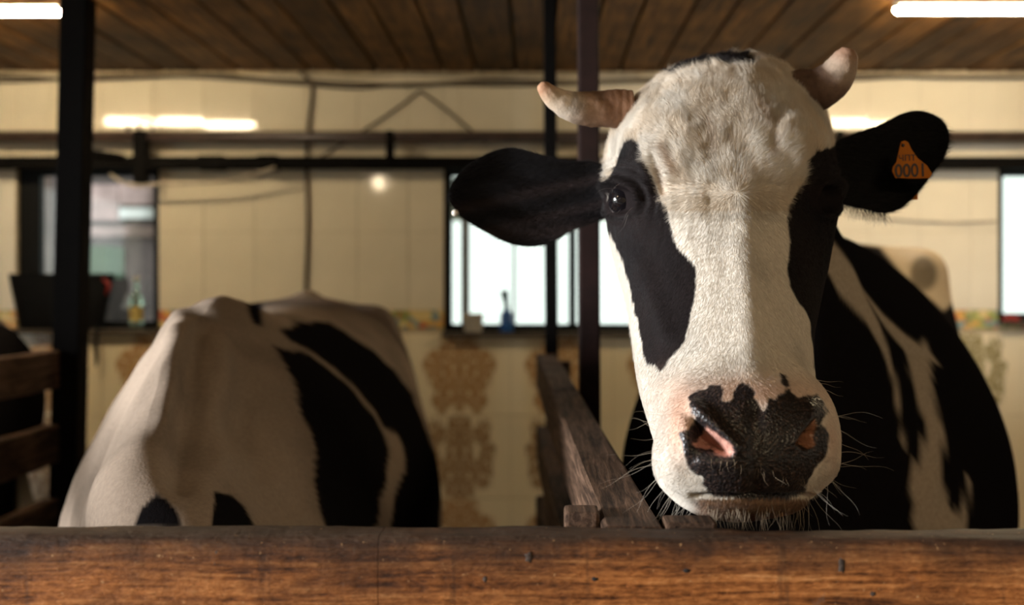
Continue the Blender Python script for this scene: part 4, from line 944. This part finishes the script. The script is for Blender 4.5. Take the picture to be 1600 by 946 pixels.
# ---------------------------------------------------------------- cows with their heads down
def grazing_cow(name, label, coat, M):
    """shape given in the left cow's own place, then moved by M"""
    U0 = (1, .09, 0); R = [
     ring((-.40, 1.145, .600), (-.40, 1.150, .585), .015, (1, 0, 0)),
     ring((-.40, 1.115, .625), (-.40, 1.17, .575), .055, (1, 0, 0)),
     ring((-.40, 1.105, .67), (-.40, 1.20, .575), .085, (1, 0, 0), 2.2),
     ring((-.40, 1.12, .74), (-.40, 1.255, .63), .080, (1, 0, 0), 2.2),
     ring((-.402, 1.14, .84), (-.402, 1.33, .72), .088, (1, 0, 0), 2.3),
     ring((-.405, 1.165, .95), (-.405, 1.40, .82), .115, (1, 0, 0), 2.5),
     ring((-.41, 1.195, 1.05), (-.41, 1.44, .90), .120, (1, 0, 0), 2.5),
     ring((-.432, 1.25, 1.13), (-.415, 1.46, .93), .112, (1, 0, 0), 2.3),
     ring((-.485, 1.34, 1.185), (-.43, 1.48, .90), .115, (1, .05, 0), 2.0, 2, -.1),
     ring((-.520, 1.47, 1.235), (-.44, 1.54, .82), .150, (1, .06, 0), 1.5, 2, -.22),
     ring((-.538, 1.62, 1.300), (-.45, 1.62, .74), .180, U0, 1.5, 2, -.30),
     ring((-.556, 1.78, 1.355), (-.48, 1.72, .68), .228, U0, 1.55, 2.1, -.30),
     ring((-.562, 1.95, 1.384), (-.52, 1.90, .62), .272, U0, 1.7, 2.2, -.25),
     ring((-.575, 2.12, 1.365), (-.56, 2.10, .58), .322, U0, 1.8, 2.2, -.20),
     ring((-.60, 2.36, 1.345), (-.60, 2.36, .54), .372, U0, 1.85, 2.2, -.16),
     ring((-.63, 2.62, 1.340), (-.63, 2.62, .52), .400, U0, 1.9, 2.2, -.14),
     ring((-.65, 2.88, 1.350), (-.65, 2.88, .58), .375, U0, 2.0, 2.1, -.05),
     ring((-.665, 3.10, 1.365), (-.665, 3.10, .68), .305, U0, 2.7, 2.0, .12),
     ring((-.68, 3.28, 1.372), (-.68, 3.30, .76), .25, U0, 2.0, 2.0, .03),
     ring((-.69, 3.42, 1.335), (-.69, 3.45, .84), .17, U0, 2.0, 2.0, 0),
     ring((-.70, 3.48, 1.25), (-.70, 3.49, 1.02), .07, U0, 2.0, 2.0, 0)]
    S_ = 200; tb2 = Tube(R, [6]*7+[14]*4+[16]*(len(R)-12), S_, .2)
    x, y = proj(tb2.V); N2 = tb2.normals(); ctr_ = np.array([-.6, 2.5, .95])
    if np.sum(N2*(tb2.V-ctr_)) < 0: N2 = -N2
    V = tb2.V; D2 = .030*np.exp(-((V[:, 0]+.43)/.06)**2-((V[:, 1]-3.12)/.10)**2-((V[:, 2]-1.33)/.07)**2)
    D2 += .030*np.exp(-((V[:, 0]+.90)/.06)**2-((V[:, 1]-3.12)/.10)**2-((V[:, 2]-1.33)/.07)**2)
    D2 += .022*np.exp(-((V[:, 0]+.68)/.035)**2-((V[:, 1]-3.30)/.12)**2-((V[:, 2]-1.38)/.05)**2)
    D2 += .016*np.exp(-((V[:, 0]+.84)/.07)**2-((V[:, 1]-1.85)/.09)**2-((V[:, 2]-1.0)/.25)**2)+.016*np.exp(-((V[:, 0]+.27)/.07)**2-((V[:, 1]-1.85)/.09)**2-((V[:, 2]-1.0)/.25)**2)
    D2 -= .022*np.exp(-((V[:, 0]+.44)/.035)**2-((V[:, 1]-1.66)/.13)**2-((V[:, 2]-1.16)/.14)**2)
    fr2 = (V[:, 1] < 2.3)*(N2[:, 1] < .1)
    def sg(x0, y0, x1, y1, w_):
        ex, ey = x1-x0, y1-y0; tt = np.clip(((x-x0)*ex+(y-y0)*ey)/(ex*ex+ey*ey), 0, 1); return fr2*np.exp(-(((x-x0-tt*ex)**2+(y-y0-tt*ey)**2)/w_**2))
    D2 += -.024*sg(318, 515, 290, 740, 28)+.014*sg(285, 500, 255, 660, 18)-.012*sg(375, 540, 415, 730, 22)+.010*sg(345, 560, 350, 720, 20)
    D2 += (fbm(V*np.array([16, 16, 5.]), 2)-.5)*.020*sm(1.2, 1.6, V[:, 1])*sm(2.3, 1.9, V[:, 1])
    tb2.V = V+N2*D2[:, None]
    def e3(c, tip, sgn, reg):
        c, tip = np.array(c), np.array(tip); r0, s0 = tb2.nearest(c); out = []; dvv = (tip-c); e1 = np.array([0, -1., 0]); e2 = np.cross(dvv/np.linalg.norm(dvv), e1)
        for f in np.linspace(.04, 1, 18):
            wd = .058*math.sin(math.pi*min(1, .22+.78*f**1.1))+.004; cc = c+dvv*f
            out.append(dict(e1=e1, e2=e2, f=lambda th, cc=cc, wd=wd, f=f: cc+np.sin(th)[:, None]*e2*wd+(np.cos(th)*np.where(np.cos(th) > 0, .003, .02*(1-f)+.006)-.014*np.cos(th)**2)[:, None]*e1))
        tb2.limb(r0, s0, 3, 6, out, reg)
    e3((-.53, 1.33, 1.03), (-.70, 1.36, .92), -1, 1); e3((-.30, 1.33, 1.03), (-.13, 1.36, .92), 1, 2)
    for (lx, ly, zt, fore, reg) in ((-.74, 1.92, .66, True, 3), (-.38, 1.95, .66, True, 4), (-.87, 3.10, .74, False, 5), (-.47, 3.13, .74, False, 6)):
        r0, s0 = tb2.nearest(np.array([lx, ly, zt+.05])); tb2.limb(r0, s0, 4, 10, leg_rings(lx, ly, zt-.04, fore, np.array([-.09, 1.])), reg)
    tb2.finish(); col, wet2 = coat(tb2.W, tb2.reg)
    W0 = tb2.W.copy(); tb2.W = np.array([tuple(M @ Vector(p)) for p in W0])
    o = cow_object(tb2, name, M_coat); paint(o, col, wet2); tag(o, label, 'cow')
    # tail, eyes and horns
    def part(nm, pts, rad, m, n=10):
        bm = bmesh.new(); add_tube(bm, [M @ Vector(p) for p in pts], rad, n); return bm_obj(nm, bm, m, o, True)
    tl = part('tail', [(-.69, 3.42, 1.33), (-.695, 3.50, 1.30), (-.70, 3.53, 1.15), (-.70, 3.53, .8), (-.70, 3.52, .55), (-.70, 3.52, .45), (-.70, 3.52, .33)], [.035, .028, .020, .016, .014, .03, .006], M_tailm)
    for s in (-1, 1):
        part('horn', [(-.415+s*.085, 1.28, 1.06), (-.415+s*.13, 1.27, 1.055), (-.415+s*.17, 1.24, 1.06), (-.415+s*.185, 1.21, 1.08)], [.022, .020, .014, .004], M_hornp)
        bm = bmesh.new(); bmesh.ops.create_uvsphere(bm, u_segments=16, v_segments=12, radius=.018, matrix=Matrix.Translation(M @ Vector((-.408+s*.103, 1.23, .99)))); bm_obj('eye', bm, M_eyep, o, True)
    return o
M_tailm = plain('tail hair', (.10, .08, .07), .8); M_hornp = plain('horn keratin', (.30, .20, .13), .4); M_eyep = plain('dark eye', (.008, .006, .006), .08, 0)
c5 = lambda pts: [(80+a/2.426, 440+b/2.426) for a, b in pts]
LB = [c5([(735, 65), (760, 30), (785, 50), (800, 110), (800, 172), (770, 162), (745, 110)]),
 c5([(840, 240), (880, 255), (960, 270), (1020, 310), (1100, 370), (1170, 440), (1220, 510), (1260, 590), (1282, 650), (1272, 740), (1250, 820), (1230, 1000), (1070, 1000), (1020, 870), (995, 760), (1000, 640), (985, 570), (950, 500), (930, 400), (890, 310)]),
 c5([(865, 190), (930, 165), (905, 150), (960, 158), (1050, 152), (1130, 200), (1230, 270), (1300, 340), (1370, 430), (1415, 560), (1460, 660), (1480, 760), (1470, 1000), (1270, 1000), (1310, 800), (1337, 720), (1335, 620), (1310, 570), (1262, 560), (1222, 490), (1150, 400), (1050, 310), (960, 250), (900, 220)]),
 c5([(300, 960), (340, 860), (400, 805), (440, 830), (470, 870), (500, 960)]), c5([(605, 960), (615, 850), (625, 800), (680, 810), (730, 850), (780, 960)])]
def coat_left(V, reg):
    x, y = proj(V); j = (fbm(V*22, 3)-.5)*9; d = np.minimum.reduce([sdpoly(x, y, p) for p in LB])+j
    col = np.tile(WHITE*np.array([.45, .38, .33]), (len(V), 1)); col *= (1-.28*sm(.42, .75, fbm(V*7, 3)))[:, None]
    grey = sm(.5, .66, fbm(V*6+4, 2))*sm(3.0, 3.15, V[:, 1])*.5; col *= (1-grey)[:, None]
    m = sm(2.5, -2.5, d)[:, None]; back = (V[:, 0] < -.66) & (V[:, 1] > 1.9) & (V[:, 2] < 1.28)
    m = np.where(back[:, None], sm(.5, .53, fbm(V*2.7, 2))[:, None], m)
    below = V[:, 2] < .95; m = np.where((below & (V[:, 1] < 1.5))[:, None], sm(.06, .09, np.abs(V[:, 0]+.405))[:, None]*(V[:, 2] > .74)[:, None], m)
    col = col*(1-m)+BLACK*m; wet2 = ((V[:, 2] < .66) & (V[:, 1] < 1.16) & (reg == 0))*.8
    col = np.where((wet2 > 0)[:, None], np.array([.02, .015, .015]), col)
    col = np.where(((reg == 1) | (reg == 2))[:, None], BLACK, col); col = np.where(((reg >= 3) & (V[:, 2] < .06))[:, None], np.array([.05, .04, .03]), col)
    return col, wet2
def coat_black(V, reg):
    col = np.tile(BLACK, (len(V), 1)); m = (sm(.62, .66, fbm(V*2.2+8, 2))*(V[:, 2] < .8))[:, None]; return col*(1-m)+WHITE*.6*m, np.zeros(len(V))
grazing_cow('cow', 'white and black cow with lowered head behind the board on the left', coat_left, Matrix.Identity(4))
MB = Matrix.Translation((-1.90, 3.42, 0)) @ Matrix.Rotation(math.radians(-9), 4, 'Z') @ Matrix.Translation((.68, -3.1, 0)) @ Matrix.Diagonal((1, 1, .95, 1))
grazing_cow('cow', 'black cow cut off by the left edge behind the dark plank fence', coat_black, MB)
